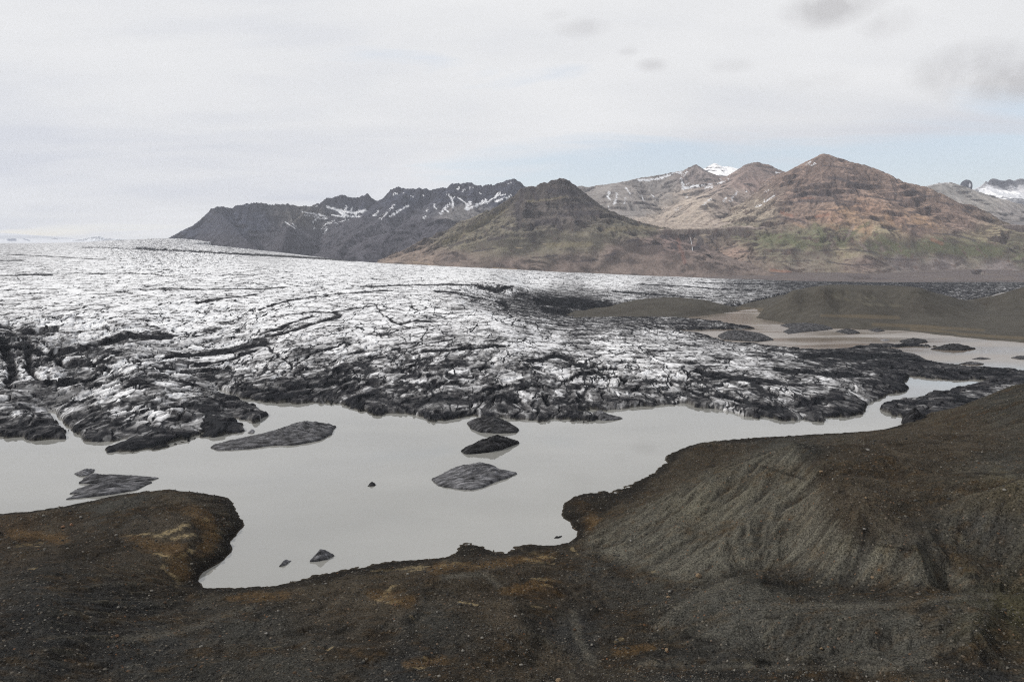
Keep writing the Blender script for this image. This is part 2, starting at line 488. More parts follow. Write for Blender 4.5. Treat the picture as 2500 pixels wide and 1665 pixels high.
M_ICE = mat_terrain('dirty_glacier_ice', 0.35, 0.5, rough=0.9, speck=0.22, speck_scale=1.8, spec=0.05, blotch=0.18)
add_cracks(M_ICE, [(0.15, 34, 110, 0.04, 21.3, .47), (-0.25, 17, 52, 0.055, 3.3, .50), (0.30, 13, 34, 0.055, 7.7, .54), (-0.6, 6.5, 15, 0.06, 12.1, .54)])
M_BERG = mat_terrain('ash_covered_ice', 0.5, 0.35, rough=0.95, speck=0.45, speck_scale=3.0, spec=0.05, blotch=0.35)
M_ROCK = mat_terrain('mountain_rock', 0.02, 14.0, speck=0.28, speck_scale=0.09)
M_ICECAP = mat_terrain('icecap_snow', 0.004, 1.0, rough=0.6, speck=0.03, blotch=0.05)

# ------------------------------------------------------------------ water
def quad(name, x0, x1, y0, y1, z, mat, props):
    me = bpy.data.meshes.new(name)
    me.from_pydata([(x0, y0, z), (x1, y0, z), (x1, y1, z), (x0, y1, z)], [], [(0, 1, 2, 3)])
    me.materials.append(mat)
    o = bpy.data.objects.new(name, me); COL.objects.link(o)
    for k, v in props.items(): o[k] = v
    return o
quad('lake_water', -9000, 9000, -900, 5600, 0.0, M_WATER, {'kind': 'structure', 'label': 'flat grey silty lake between glacier and dark moraine'})

# ------------------------------------------------------------------ foreground moraine
def build_foreground():
    X, Y, R, A = polar(52, 620, 1250, -58, 56, 1250)
    # control points: photo position + height above the lake
    cp = []
    S = lambda z, *uv: cp.extend((u, v, z) for u, v in uv)
    # waterline of the visible shore
    shore = [(598, 1286), (580, 1303), (562, 1325), (556, 1358), (520, 1385), (488, 1408), (490, 1425), (545, 1434), (600, 1432), (660, 1429), (700, 1422), (750, 1407),
             (830, 1391), (900, 1377), (1000, 1364), (1080, 1360), (1110, 1348), (1108, 1334), (1130, 1327), (1170, 1330), (1200, 1342), (1236, 1346), (1222, 1336), (1250, 1332),
             (1300, 1328), (1390, 1321), (1405, 1311), (1406, 1298), (1393, 1283), (1373, 1266), (1368, 1250), (1377, 1229), (1402, 1211), (1450, 1200), (1510, 1192), (1560, 1172),
             (1600, 1150), (1625, 1131), (1619, 1122), (1635, 1107), (1672, 1092)]
    S(-0.2, *shore)
    # just offshore: bed
    S(-3, (620, 1270), (640, 1330), (600, 1370), (560, 1400), (640, 1400), (760, 1375), (880, 1350), (1000, 1330), (1060, 1310), (1150, 1290), (1250, 1300), (1350, 1290), (1340, 1240),
      (1370, 1190), (1450, 1170), (1540, 1140), (1590, 1110), (1620, 1080), (1700, 1060), (540, 1200), (620, 1200))
    # inland band just behind the shore (wet bank)
    S(2.2, (565, 1290), (545, 1330), (530, 1350), (470, 1395), (440, 1425), (500, 1450), (620, 1450), (720, 1440), (840, 1413), (960, 1392), (1070, 1375), (1180, 1365), (1300, 1350), (1400, 1340))
    S(0.9, (1140, 1340), (1165, 1345))
    # left headland
    S(7.5, (375, 1209), (430, 1214)); S(6.8, (480, 1222), (330, 1216)); S(5, (520, 1242)); S(5.5, (270, 1236)); S(3, (560, 1262)); S(4.5, (197, 1272), (140, 1280), (60, 1279), (0, 1280))
    S(-3, (0, 1225), (60, 1228), (140, 1225), (200, 1205), (270, 1190), (330, 1175), (430, 1172), (500, 1185))
    S(8.5, (420, 1245), (350, 1250)); S(8, (300, 1290), (440, 1290)); S(6, (500, 1290)); S(6.5, (400, 1330)); S(5.5, (460, 1350), (400, 1390)); S(6, (100, 1330), (0, 1320))
    S(9, (200, 1330)); S(12, (0, 1400), (100, 1400)); S(9, (250, 1380)); S(8, (330, 1430))
    # left foreground slope and gully
    S(17, (120, 1470), (0, 1480)); S(13, (250, 1480)); S(7, (420, 1490)); S(4.5, (520, 1480)); S(5, (650, 1475)); S(10, (350, 1550)); S(17, (100, 1580), (0, 1600)); S(13, (230, 1600))
    S(8, (500, 1550)); S(6.5, (700, 1510), (850, 1470)); S(6, (1000, 1430)); S(9, (700, 1590), (900, 1560)); S(12, (500, 1640), (700, 1660), (300, 1650)); S(18, (0, 1665))
    S(8, (1000, 1480), (1050, 1410)); S(6, (1120, 1440)); S(9.5, (980, 1510)); S(7, (1150, 1500)); S(10, (1000, 1600)); S(9, (1120, 1580))
    S(5, (1250, 1430), (1300, 1400)); S(3, (1380, 1370)); S(6.5, (1180, 1400)); S(4, (1440, 1350))
    S(5, (1330, 1480)); S(3.5, (1400, 1500), (1400, 1550)); S(7.5, (1280, 1540), (1250, 1480)); S(4, (1380, 1620)); S(8, (1250, 1640)); S(5.5, (1500, 1600)); S(4.5, (1480, 1540))
    # big gravel hill on the right: crest, spur, foot of the flank, and straight scree between them
    crest_l = [(1937, 1079, 36), (1890, 1091, 33.5), (1840, 1106, 30), (1765, 1136, 25), (1695, 1166, 20.5), (1625, 1198, 16), (1555, 1234, 11.5), (1485, 1270, 7), (1432, 1298, 3)]
    for u, v, z in crest_l: S(z, (u, v))
    S(4, (1835, 1091)); S(3.6, (1768, 1112), (1755, 1122)); S(3.2, (1690, 1146)); S(2.8, (1622, 1182), (1610, 1170)); S(2.3, (1550, 1220)); S(1.8, (1480, 1258), (1440, 1262)); S(1.5, (1410, 1280), (1400, 1250), (1420, 1225))
    S(2.6, (1720, 1087)); S(3.2, (1800, 1090)); S(3.2, (1690, 1110)); S(2.6, (1650, 1130))
    S(-3, (1850, 1050), (1950, 1040), (2050, 1036), (2120, 1045), (2180, 1035), (2230, 1020))
    for u, v, z in ((1440, 1350, 3), (1520, 1382, 3.8), (1600, 1408, 4.8), (1700, 1438, 6.5), (1800, 1400, 9), (1900, 1388, 10.5), (1990, 1402, 13), (2080, 1425, 14), (2180, 1434, 17), (2300, 1440, 18), (2420, 1434, 19.5)): S(z, (u, v))
    S(3.5, (1600, 1440)); S(3.5, (1500, 1420)); S(4, (1450, 1460)); S(2.5, (1420, 1320))
    S(35, (1985, 1092)); S(35, (2020, 1108)); S(36, (2120, 1104)); S(36.5, (2155, 1110)); S(33, (2220, 1120)); S(32.5, (2080, 1084)); S(28, (2105, 1073)); S(24, (2190, 1059)); S(10, (2200, 1050))
    S(32.5, (2150, 1170)); S(29.5, (2200, 1230)); S(26, (2180, 1298)); S(30.5, (2300, 1240)); S(26.5, (2380, 1310)); S(24, (2470, 1360)); S(36, (2400, 1180)); S(38, (2480, 1200)); S(22, (2498, 1420))
    S(25, (2260, 1062)); S(27, (2340, 1072)); S(30, (2420, 1072)); S(33, (2490, 1090)); S(8, (2245, 1038)); S(12, (2285, 1027)); S(19, (2350, 1004)); S(24, (2400, 985)); S(28, (2450, 962)); S(33, (2500, 936))
    S(33, (2470, 1010)); S(27, (2400, 1040)); S(36, (2560, 930)); S(40, (2620, 960))
    S(-3, (2270, 1008), (2330, 985), (2400, 955), (2450, 925)); S(-6, (2500, 890), (2550, 880))
    spur = [(1975, 1130, 33), (2005, 1190, 30.2), (2035, 1250, 27), (2072, 1306, 24), (2160, 1328, 24), (2262, 1356, 24), (2350, 1398, 21.5)]
    for u, v, z in spur: S(z, (u, v))
    world_pts = []
    for A_, B_ in (((1937, 1079, 36), (1860, 1393, 10)), ((1840, 1106, 30), (1740, 1428, 7.5)), ((1765, 1136, 25), (1630, 1415, 5.2)), ((1695, 1166, 20.5), (1550, 1392, 4.1)), ((1625, 1198, 16), (1500, 1374, 3.6)), ((1555, 1234, 11.5), (1460, 1358, 3.2)),
                   ((1975, 1130, 33), (1920, 1389, 11)), ((2005, 1190, 30.2), (1965, 1397, 12.3)), ((2035, 1250, 27), (2000, 1405, 13.1)), ((2072, 1306, 24), (2070, 1422, 13.9)), ((2160, 1328, 24), (2175, 1433, 16.7)), ((2262, 1356, 24), (2290, 1439, 17.7))):
        a = on_z(*A_); b = on_z(*B_)
        for t in (.3, .6, .85): world_pts.append((float(a[0] + (b[0] - a[0]) * t), float(a[1] + (b[1] - a[1]) * t), A_[2] + (B_[2] - A_[2]) * min(1, t * 1.06)))
    for u, v, z in crest_l[:7]:
        a = on_z(u, v, z); world_pts.append((float(a[0]) + 3, float(a[1]) + 16, z - min(8.5, z * .36)))
    # lower right hump
    S(8.5, (1745, 1422), (1815, 1396)); S(10, (1890, 1388)); S(14.5, (2060, 1458)); S(16, (2170, 1455)); S(16.5, (2300, 1436)); S(9, (1750, 1608), (1880, 1608)); S(12, (2030, 1614)); S(14, (2160, 1600))
    S(19.5, (2465, 1510)); S(18.3, (2450, 1570)); S(17.3, (2400, 1610)); S(15.5, (2340, 1640)); S(19.5, (2495, 1540))
    S(9, (1640, 1500)); S(11.5, (1720, 1450)); S(14, (1800, 1410)); S(14.5, (1870, 1400)); S(13, (1900, 1430)); S(12.5, (1950, 1470)); S(15, (1930, 1500)); S(16.5, (2030, 1480)); S(17, (2150, 1478)); S(19, (2300, 1455))
    S(20, (2400, 1450)); S(21, (2500, 1462)); S(6.5, (1600, 1530)); S(12, (1800, 1500)); S(10.5, (1780, 1570)); S(6.5, (1640, 1570)); S(14.5, (2000, 1540)); S(17, (2150, 1540)); S(20, (2300, 1510)); S(21.5, (2410, 1480))
    S(20, (2390, 1540)); S(17, (2290, 1580)); S(16, (2150, 1610)); S(14, (1980, 1610)); S(11, (1800, 1615)); S(8, (1660, 1600)); S(11, (1600, 1625)); S(13, (1700, 1635)); S(14, (1900, 1635)); S(14, (2080, 1636)); S(15.5, (2200, 1635)); S(17, (2300, 1655))
    S(16, (2450, 1640)); S(18, (2498, 1590)); S(13, (1500, 1660)); S(15, (1700, 1662)); S(15, (1900, 1662)); S(14, (2100, 1662)); S(16, (2500, 1662))
    P = []; V = []
    for u, v, z in cp:
        x, y = on_z(u, v, z); P.append((x, y)); V.append(z)
    for x, y, z in world_pts + [(0, 0, 16), (-120, 60, 24), (120, 60, 24), (-60, 80, 18), (70, 80, 18), (-330, 160, 24), (-260, 90, 26), (-260, 215, 8), (-330, 260, -3), (-420, 300, -4), (-300, 330, -4), (-200, 330, -4),
                    (-100, 340, -4), (0, 350, -4), (100, 400, -4), (330, 200, 34), (300, 100, 34), (420, 330, 38), (500, 420, 36), (480, 560, 5), (400, 560, -5), (560, 620, 2), (250, 520, -6), (100, 520, -6), (-150, 520, -6), (-400, 520, -6),
                    (200, 60, 30), (0, -60, 14), (-500, 200, 10), (600, 300, 36)]:
        P.append((x, y)); V.append(z)
    P = np.array(P); V = np.array(V)
    def ev(x, y):
        return tps(P, V, np.stack([x.ravel(), y.ravel()], 1), smooth=2e-5).reshape(x.shape)
    Z = up_grid(ev, X, Y, 4)
    global FG_P, FG_V
    FG_P, FG_V = P, V
    gx, gy = grad(X, Y, Z)
    slope = np.hypot(gx, gy)
    land = sstep(-0.5, 3.0, Z)
    # broad undulation and the small gullies that run down every gravel face
    Z = Z + land * (fbm(X / 38, Y / 38, 4, 11) * (0.3 + 1.3 * sstep(6, 18, Z)) + (fbm(X / 9, Y / 9, 4, 23, ridged=True) - .3) * 0.35) - 0.5 * sstep(2, 5, Z)
    e = erosion(X, Y, gx * 1.0, gy * 1.0, 11.0, 4, 5, gain=0.55, amp_slope=2.2, keep=0.5)
    sm = sstep(0.08, 0.45, slope)
    Z = Z + land * sm * e * 1.3
    ef = erosion(X, Y, gx, gy, 4.2, 3, 9, gain=0.6, amp_slope=2.5, keep=0.3)
    Z = Z + land * sm * ef * 0.55
    e2 = erosion(X, Y, gx, gy, 34.0, 2, 8, amp_slope=2.2, keep=0.6)
    Z = Z + land * sm * e2 * 1.8
    # hummocky ground with little channels in the low parts
    low = land * (1 - sm)
    hum = fbm(X / 15 + fbm(X / 20, Y / 20, 2, 3) * .8, Y / 11, 4, 51, ridged=True)
    Z = Z + low * (hum - .3) * 1.7
    Z = Z + land * fbm(X / 2.6, Y / 2.6, 3, 77) * 0.16
    Z = Z + sstep(2.5, .5, np.abs(Z)) * fbm(X / 3.2, Y / 3.2, 4, 43, gain=.6) * .45
    Z = Z + (1 - land) * sstep(-3, -0.3, Z) * fbm(X / 6, Y / 6, 3, 41) * 0.25
    U, Vp = to_pix(X, Y, Z)
    # ---- gravel colours, with shade put into the hollows
    grey = srgb(62, 61, 57); dgrey = srgb(50, 50, 49); brown = srgb(68, 61, 51); dbrown = srgb(48, 43, 36); tan = srgb(104, 92, 70); olive = srgb(62, 59, 42); rust = srgb(76, 63, 48); wet = srgb(30, 28, 25)
    pts = [((100, 1300), brown), ((60, 1290), rust), ((300, 1240), grey), ((430, 1240), brown), ((200, 1320), dbrown), ((420, 1320), brown), ((520, 1290), dbrown), ((380, 1390), brown), ((470, 1380), dbrown),
           ((150, 1420), dgrey), ((100, 1500), dgrey), ((300, 1480), dgrey), ((100, 1620), dgrey), ((400, 1600), dgrey), ((600, 1520), grey), ((700, 1620), grey), ((600, 1450), dbrown), ((800, 1440), brown), ((950, 1460), brown),
           ((1000, 1400), brown), ((1050, 1520), grey), ((1150, 1420), brown), ((1300, 1420), dbrown), ((1320, 1360), brown), ((1200, 1480), brown), ((1450, 1240), brown), ((1400, 1280), dbrown), ((1600, 1170), brown), ((1700, 1100), brown),
           ((1600, 1300), grey), ((1500, 1380), grey), ((1750, 1200), grey), ((1700, 1240), srgb(80, 77, 66)), ((1850, 1300), grey), ((1930, 1100), grey), ((2050, 1150), brown), ((2200, 1150), brown), ((2100, 1250), brown), ((2200, 1060), brown),
           ((2350, 1060), brown), ((2450, 980), grey), ((2300, 1000), brown), ((2450, 1150), grey), ((2450, 1180), srgb(74, 68, 54)), ((2250, 1400), grey), ((2050, 1380), grey), ((2400, 1300), grey), ((1900, 1550), grey), ((1700, 1500), grey), ((2200, 1550), grey),
           ((2450, 1520), olive), ((2480, 1540), olive), ((2400, 1640), dgrey), ((1700, 1650), dgrey), ((1400, 1560), dgrey), ((1500, 1600), dbrown), ((1300, 1600), brown), ((1000, 1640), dgrey)]
    def evc(u, v): return idw(u, v, [p for p, _ in pts], [c for _, c in pts], sy=1.6)
    Uw = U + 60 * fbm(X / 14, Y / 14, 4, 91); Vw = Vp + 25 * fbm(X / 14 + 40, Y / 14, 4, 95)
    col = up_grid(lambda a, b: evc(a, b), Uw, Vw, 2)
    col = col * (1 + .45 * fbm(X / 7, Y / 7, 4, 97, gain=.6) + .55 * fbm(X / 24, Y / 24, 4, 98, gain=.6))[..., None]
    # brownish organic patches and dry pale silt, both with ragged edges
    nb = fbm(X / 22, Y / 16, 5, 101, gain=0.6)
    m = sstep(0.02, 0.28, nb) * (1 - sm * .5) * 0.8
    col = col + (np.array(dbrown) * 1.1 - col) * m[..., None]
    def lay(mask, c, k=1.0):
        nonlocal col
        col = col + (np.array(c) - col) * (np.clip(mask, 0, 1) * k)[..., None]
    # pale silt patches traced from the photograph
    silt = -0.5 + 0.9 * stroke(Uw * .6 + U * .4, Vw * .6 + Vp * .4, [
        (13, [(385, 1300), (420, 1290), (450, 1280)]), (10, [(420, 1312), (470, 1305)]), (8, [(318, 1306), (370, 1300)]), (9, [(380, 1350), (430, 1360), (470, 1345)]), (9, [(400, 1380), (420, 1410), (430, 1430)]),
        (5, [(490, 1262), (510, 1275)]), (5, [(70, 1390), (90, 1385)]), (5, [(40, 1329), (100, 1332)]),
        (6, [(905, 1470), (930, 1445), (955, 1432)]), (6, [(935, 1465), (975, 1460)]), (5, [(1080, 1385), (1120, 1380)]), (8, [(900, 1393), (980, 1387), (1040, 1385)]), (7, [(1110, 1375), (1160, 1382)]), (5, [(1120, 1470), (1170, 1480)]),
        (5, [(1000, 1505), (1012, 1512)]), (5, [(790, 1585), (805, 1578)]), (7, [(1040, 1605), (1060, 1612)]), (6, [(1000, 1625), (1040, 1628)]), (6, [(650, 1580), (700, 1578)]),
        (8, [(1290, 1345), (1340, 1358)]), (7, [(1280, 1362), (1340, 1372)]), (6, [(1300, 1410), (1350, 1415)]), (6, [(1310, 1428), (1345, 1430)]), (5, [(1305, 1477), (1330, 1478)]),
        (6, [(1580, 1392), (1600, 1385)]), (5, [(1500, 1570), (1520, 1560)]), (4, [(1390, 1345), (1400, 1352)])], sy=1.5)
    sn = fbm(X / 5, Y / 2.2, 4, 131, gain=0.6)
    sn2 = fbm(X / 1.8, Y / 1.8, 3, 133)
    lay(sstep(-0.15, 0.5, silt * .8 + sn * 1.6 + sn2 * .6 - .1) * sstep(-.5, .3, silt), srgb(156, 139, 104), 0.72)
    # long pale dust streaks on the flank of the big hill
    dust = stroke(U, Vp, [(30, [(1640, 1260), (1740, 1200), (1830, 1190)]), (22, [(1780, 1250), (1830, 1190)]), (14, [(1920, 1170), (1950, 1190)]), (14, [(2230, 1345), (2270, 1380)]), (12, [(2290, 1350), (2370, 1395)]),
                          (14, [(2350, 1310), (2395, 1360)]), (16, [(2430, 1150), (2500, 1185)]), (20, [(2030, 1330), (2180, 1350)])])
    lay(sstep(0.0, 1.2, dust) * sstep(-0.35, 0.5, e * .6 + sn * .4), srgb(104, 98, 78), 0.55)
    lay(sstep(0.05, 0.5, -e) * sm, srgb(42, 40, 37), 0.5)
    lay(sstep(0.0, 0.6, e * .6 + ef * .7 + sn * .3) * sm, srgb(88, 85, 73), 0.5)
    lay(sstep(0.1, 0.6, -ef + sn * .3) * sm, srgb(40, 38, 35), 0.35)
    hw = (U + fbm(X / 5, Y / 5, 3, 141) * 14, Vp + fbm(X / 5, Y / 5, 3, 143) * 6)
    flank = sstep(-12, 30, seg_dist(hw[0], hw[1], [(1937, 1082), (1880, 1094), (1840, 1108), (1765, 1138), (1695, 1168), (1625, 1200), (1555, 1236), (1485, 1272), (1425, 1302), (1430, 1350), (1560, 1395), (1700, 1440), (1800, 1398), (1900, 1385), (1990, 1400), (2080, 1425), (2300, 1440), (2420, 1430), (2330, 1385), (2265, 1358), (2200, 1343), (2075, 1312), (2030, 1250), (2000, 1180), (1975, 1120)], True))
    hump = sstep(-12, 34, seg_dist(hw[0], hw[1], [(1590, 1532), (1650, 1485), (1720, 1448), (1800, 1412), (1880, 1399), (1930, 1440), (1960, 1476), (2050, 1479), (2180, 1477), (2300, 1461), (2420, 1452), (2412, 1480), (2396, 1532), (2340, 1570), (2260, 1602), (2150, 1622), (2000, 1600), (1900, 1600), (1760, 1590), (1680, 1560)], True))
    tone = sstep(-.9, .7, ef * .7 + e * .5 + sn * .4 + nb * .4)
    lay(flank * (.12 + .88 * tone), srgb(118, 115, 103), 0.6)
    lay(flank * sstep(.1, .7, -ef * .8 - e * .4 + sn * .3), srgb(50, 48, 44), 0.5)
    lay(hump * (.2 + .8 * tone), srgb(92, 91, 84), 0.42)
    shelf = sstep(-10, 14, seg_dist(hw[0], hw[1], [(1860, 1092), (1765, 1130), (1625, 1192), (1485, 1264), (1420, 1296), (1395, 1285), (1370, 1250), (1400, 1212), (1510, 1192), (1600, 1150), (1625, 1125), (1680, 1092), (1800, 1090)], True))
    lay(shelf * (1 - flank), srgb(66, 60, 50), 0.6)
    crest = stroke(U, Vp, [(9, [(1600, 1530), (1660, 1480), (1720, 1448), (1800, 1412), (1850, 1402)]), (9, [(1900, 1475), (1960, 1478), (2050, 1480), (2180, 1478), (2300, 1462), (2420, 1452)]), (9, [(2418, 1475), (2400, 1530), (2340, 1570), (2260, 1605), (2150, 1625)]),
                           (8, [(1560, 1620), (1700, 1628), (1850, 1628), (2050, 1632), (2200, 1630)]), (9, [(300, 1560), (430, 1545), (520, 1510), (620, 1480)]), (9, [(1080, 1410), (1180, 1400), (1230, 1440)]), (14, [(1400, 1500), (1410, 1560), (1450, 1620)])])
    lay(sstep(0.1, 1.4, crest + sn * .4), srgb(96, 93, 84), 0.55)
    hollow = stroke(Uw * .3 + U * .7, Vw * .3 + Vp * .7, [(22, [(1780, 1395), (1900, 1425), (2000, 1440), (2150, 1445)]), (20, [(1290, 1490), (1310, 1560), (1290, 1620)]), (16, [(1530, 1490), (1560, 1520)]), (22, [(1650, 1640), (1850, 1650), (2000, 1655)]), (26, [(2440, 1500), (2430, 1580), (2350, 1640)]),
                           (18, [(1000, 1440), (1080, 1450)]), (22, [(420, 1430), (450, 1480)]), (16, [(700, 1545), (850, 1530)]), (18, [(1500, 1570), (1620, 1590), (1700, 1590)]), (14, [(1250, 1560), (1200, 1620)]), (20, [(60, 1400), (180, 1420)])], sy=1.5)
    lay(sstep(-0.2, 1.0, hollow + nb * 1.0), srgb(38, 37, 34), 0.6)  # shade behind the crests painted into the gravel colour
    # rusty patches
    ru = stroke(Uw, Vw, [(14, [(1290, 1440), (1370, 1450)]), (12, [(1400, 1220), (1440, 1250)]), (12, [(940, 1460), (1020, 1470)]), (10, [(60, 1325), (200, 1320)]), (14, [(1400, 1270), (1450, 1290)]), (10, [(1500, 1400)])])
    lay(sstep(0, 1.2, ru + nb), srgb(58, 46, 33), 0.5)
    och = stroke(Uw * .5 + U * .5, Vw * .5 + Vp * .5, [(22, [(470, 1250), (520, 1290), (500, 1340)]), (26, [(330, 1320), (430, 1345), (440, 1400)]), (14, [(30, 1300), (150, 1318)]), (16, [(900, 1450), (1000, 1465)]), (16, [(1240, 1440), (1340, 1420)]), (14, [(1060, 1385), (1200, 1380), (1340, 1350)]),
                                    (16, [(1400, 1225), (1450, 1250), (1440, 1285)]), (14, [(1500, 1590), (1600, 1580)]), (16, [(1000, 1620), (1080, 1610)]), (14, [(560, 1462), (700, 1450)])], sy=1.4)
    lay(sstep(-0.1, 1.2, och + sn * 1.1 + nb * .6), srgb(98, 76, 46), 0.55)
    # dark broken rims
    dk = stroke(Uw * .3 + U * .7, Vw * .3 + Vp * .7, [(5, [(1860, 1140), (1900, 1152), (1960, 1168)]), (6, [(2345, 1290), (2352, 1300)]), (4, [(2040, 1320), (2150, 1332), (2230, 1345)]), (10, [(2240, 1490), (2280, 1485)]), (7, [(1860, 1420), (1900, 1425)]), (7, [(1870, 1510), (1900, 1508)]),
                          (8, [(1680, 1555), (1750, 1570)]), (5, [(2380, 1155), (2450, 1160)]), (9, [(1390, 1450), (1340, 1420)])], sy=1.4)
    lay(sstep(0.1, 1.0, dk + sn * .8), srgb(28, 26, 24), 0.6)
    # wet bank
    wb = sstep(3.6, 1.0, Z + fbm(X / 4, Y / 4, 3, 61) * 0.7)
    lay(wb, wet, 0.85)
    lay(sstep(0.35, 0.05, Z), srgb(88, 80, 68), 0.5)
    global FG
    FG = (R, A, Z)
    lum = col.mean(-1, keepdims=True); col = lum + (col - lum) * .92
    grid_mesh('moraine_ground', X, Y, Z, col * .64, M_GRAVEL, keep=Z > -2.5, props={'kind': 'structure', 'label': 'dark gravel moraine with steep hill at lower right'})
build_foreground()

# ------------------------------------------------------------------ far plain with flat-topped hills, ponds
def uvz(pts, z=0.0):
    return np.array([on_z(u, v, z) for u, v in pts])

LAKE = [(1600, 1000), (1661, 806), (1640, 790), (1661, 776), (1720, 770), (1800, 760), (1844, 752), (1858, 765), (1846, 776), (1880, 783), (1914, 789), (2030, 801), (2100, 804), (2217, 808), (2287, 817), (2357, 824), (2427, 830), (2510, 838),
        (2620, 850), (2620, 1000), (2300, 1050), (2000, 1100)]
POND1 = [(2380, 735), (2420, 722), (2445, 715), (2478, 713), (2460, 722), (2435, 730), (2410, 735)]
POND2 = [(2366, 744), (2400, 750), (2412, 754), (2418, 758), (2440, 763), (2415, 764), (2395, 757), (2375, 750)]
POND3 = [(2375, 681), (2400, 680), (2398, 683), (2380, 683.5)]
POND4 = [(2070, 682.5), (2130, 682.5), (2120, 686), (2090, 686.5)]

def build_plain():
    X, Y, R, A = polar(480, 5600, 900, -50, 50, 1100)
    cp = []
    S = lambda z, *uv: cp.extend((u, v, z) for u, v in uv)
    # hill A, flat topped
    S(50, (1990, 706)); S(3, (1828, 744), (1848, 750), (1800, 757)); S(53, (2000, 704.5), (2080, 702.5), (2180, 702.5), (2232, 704.5)); S(53, (2020, 704), (2054, 703), (2130, 702), (2217, 703)); S(44, (1937, 716)); S(48, (2255, 709)); S(33, (1914, 730)); S(14, (1872, 752)); S(22, (1893, 741)); S(-1, (1825, 756), (1835, 768), (1805, 748), (1850, 782)); S(46, (1960, 711)); S(38, (2287, 720)); S(31, (2320, 728)); S(20, (2360, 738)); S(10, (2400, 757))
    S(39, (1990, 724), (2100, 726), (2200, 726)); S(18, (1950, 756)); S(17, (2050, 760)); S(17, (2180, 762)); S(17, (2300, 765)); S(7, (1900, 772)); S(9, (2000, 782)); S(8.5, (2150, 786)); S(9, (2300, 792)); S(6, (2450, 800)); S(12, (2460, 775)); S(6, (1980, 789))
    S(4, (2200, 800), (2350, 812), (2480, 826))
    # hill C at right edge
    S(12, (2412, 748)); S(26, (2440, 733)); S(40, (2474, 713)); S(45, (2500, 704)); S(55, (2560, 695)); S(20, (2500, 745)); S(14, (2550, 780))
    # low hill B
    S(15, (1600, 742), (1650, 742), (1704, 744)); S(10, (1545, 747), (1745, 748)); S(5, (1500, 760), (1780, 755)); S(3, (1560, 768), (1640, 770), (1720, 764))
    S(2, (1250, 780), (1100, 800), (1300, 720), (1850, 735))
    P = []; V = []
    def lp(x, y): return (math.atan2(x, y) * 3.0, math.log(math.hypot(x, y)))
    for u, v, z in cp:
        x, y = on_z(u, v, z); P.append(lp(x, y)); V.append(z)
    for u, y, z in ((1250, 1800, 3), (1500, 1800, 3), (1700, 1900, 3), (1900, 1850, 3), (2100, 1800, 3), (2300, 1700, 2), (2450, 1900, 2), (2600, 1900, 8), (1900, 2500, 2), (2300, 2500, 2), (2700, 2500, 5), (1500, 2500, 2), (1900, 3300, 1), (2300, 3300, 1),
                    (2600, 3300, 2), (1500, 3300, 2), (1700, 3900, 12), (2200, 3900, 16), (2600, 3900, 20), (1700, 4700, 60), (2300, 4700, 80), (2800, 4700, 90), (1200, 4700, 60), (500, 4700, 60), (-200, 4700, 60), (700, 3300, 3), (0, 3300, 3), (700, 1800, 2), (0, 1800, 2), (1000, 1000, 0), (400, 800, 0),
                    (0, 560, -4), (1000, 560, -4), (2000, 560, -4), (2700, 560, 2), (2900, 1000, 12), (-400, 1000, 0)):
        x = (u - 1250) / FPX * y
        P.append(lp(x, y)); V.append(z)
    Z = up_grid(lambda a, r: tps(P, V, np.stack([a.ravel() * 3.0, np.log(r).ravel()], 1), smooth=1e-4).reshape(a.shape), A, R, 4)
    Z = np.where(Z > 44, 44 + (np.clip(Z, 44, 80) - 44) * .45 + 4.5 * (1 - np.exp(-(np.clip(Z, 44, 80) - 44) / 3)), Z) + 1.2
    gx, gy = grad(X, Y, Z); slope = np.hypot(gx, gy); sm = sstep(0.06, 0.3, slope)
    Z = Z + sm * erosion(X, Y, gx, gy, 22.0, 3, 15, amp_slope=3, keep=.5) * 2.0 + fbm(X / 60, Y / 60, 5, 31) * np.minimum(2.5, Y / 900)
    Z = Z + fbm(X / 130, Y / 45, 4, 37, ridged=True) * 2.0 * sstep(3200, 4200, Y)
    # water bodies
    lnR = np.log(R)
    def lp2(pts): return np.array([lp(x, y) for x, y in uvz(pts)])
    def sd(poly): return up_grid(lambda a, r: seg_dist(a * 3.0, np.log(r), lp2(poly), True), A, R, 2)
    wob = fbm(X / 40, Y / 40, 5, 47) * 0.012
    for poly in (LAKE, POND1, POND2, POND3, POND4):
        s = sd(poly) + (wob if poly is LAKE else wob * 0.15)
        k = sstep(-0.03, 0.004, s) if poly is LAKE else sstep(-0.006, 0.002, s)
        lvl = -3.0
        Z = np.where(s > 0, np.minimum(Z, np.maximum(-3, -s * 200)), Z * (1 - k) + np.minimum(Z, 0.5) * k)
    # floor of the lake under the glacier edge
    U, Vp = to_pix(X, Y, Z)
    g1 = srgb(86, 84, 80); dk = srgb(66, 62, 58); g2 = srgb(100, 95, 92); lil = srgb(110, 103, 106)
    col = np.zeros(X.shape + (3,)) + np.array(srgb(80, 77, 71))
    def lay(mask, c, k=1.0):
        nonlocal col
        col = col + (np.array(c) - col) * (np.clip(mask, 0, 1) * k)[..., None]
    n = fbm(X / 90, Y / 90, 5, 57)
    lay(sstep(-.2, .4, n), srgb(70, 67, 62), .7)
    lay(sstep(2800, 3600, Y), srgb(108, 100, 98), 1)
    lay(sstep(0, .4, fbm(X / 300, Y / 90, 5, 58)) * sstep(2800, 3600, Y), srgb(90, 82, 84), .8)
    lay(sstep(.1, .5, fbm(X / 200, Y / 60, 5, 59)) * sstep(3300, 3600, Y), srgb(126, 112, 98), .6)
    st = stroke(U, Vp, [(11, [(2040, 722), (2110, 722)]), (9, [(2070, 728), (2130, 727)]), (4, [(2100, 742), (2200, 746)])])
    lay(sstep(0, 1.3, st) * sstep(-.2, .3, fbm(X / 12, Y / 60, 3, 60)), srgb(104, 100, 88), .6)
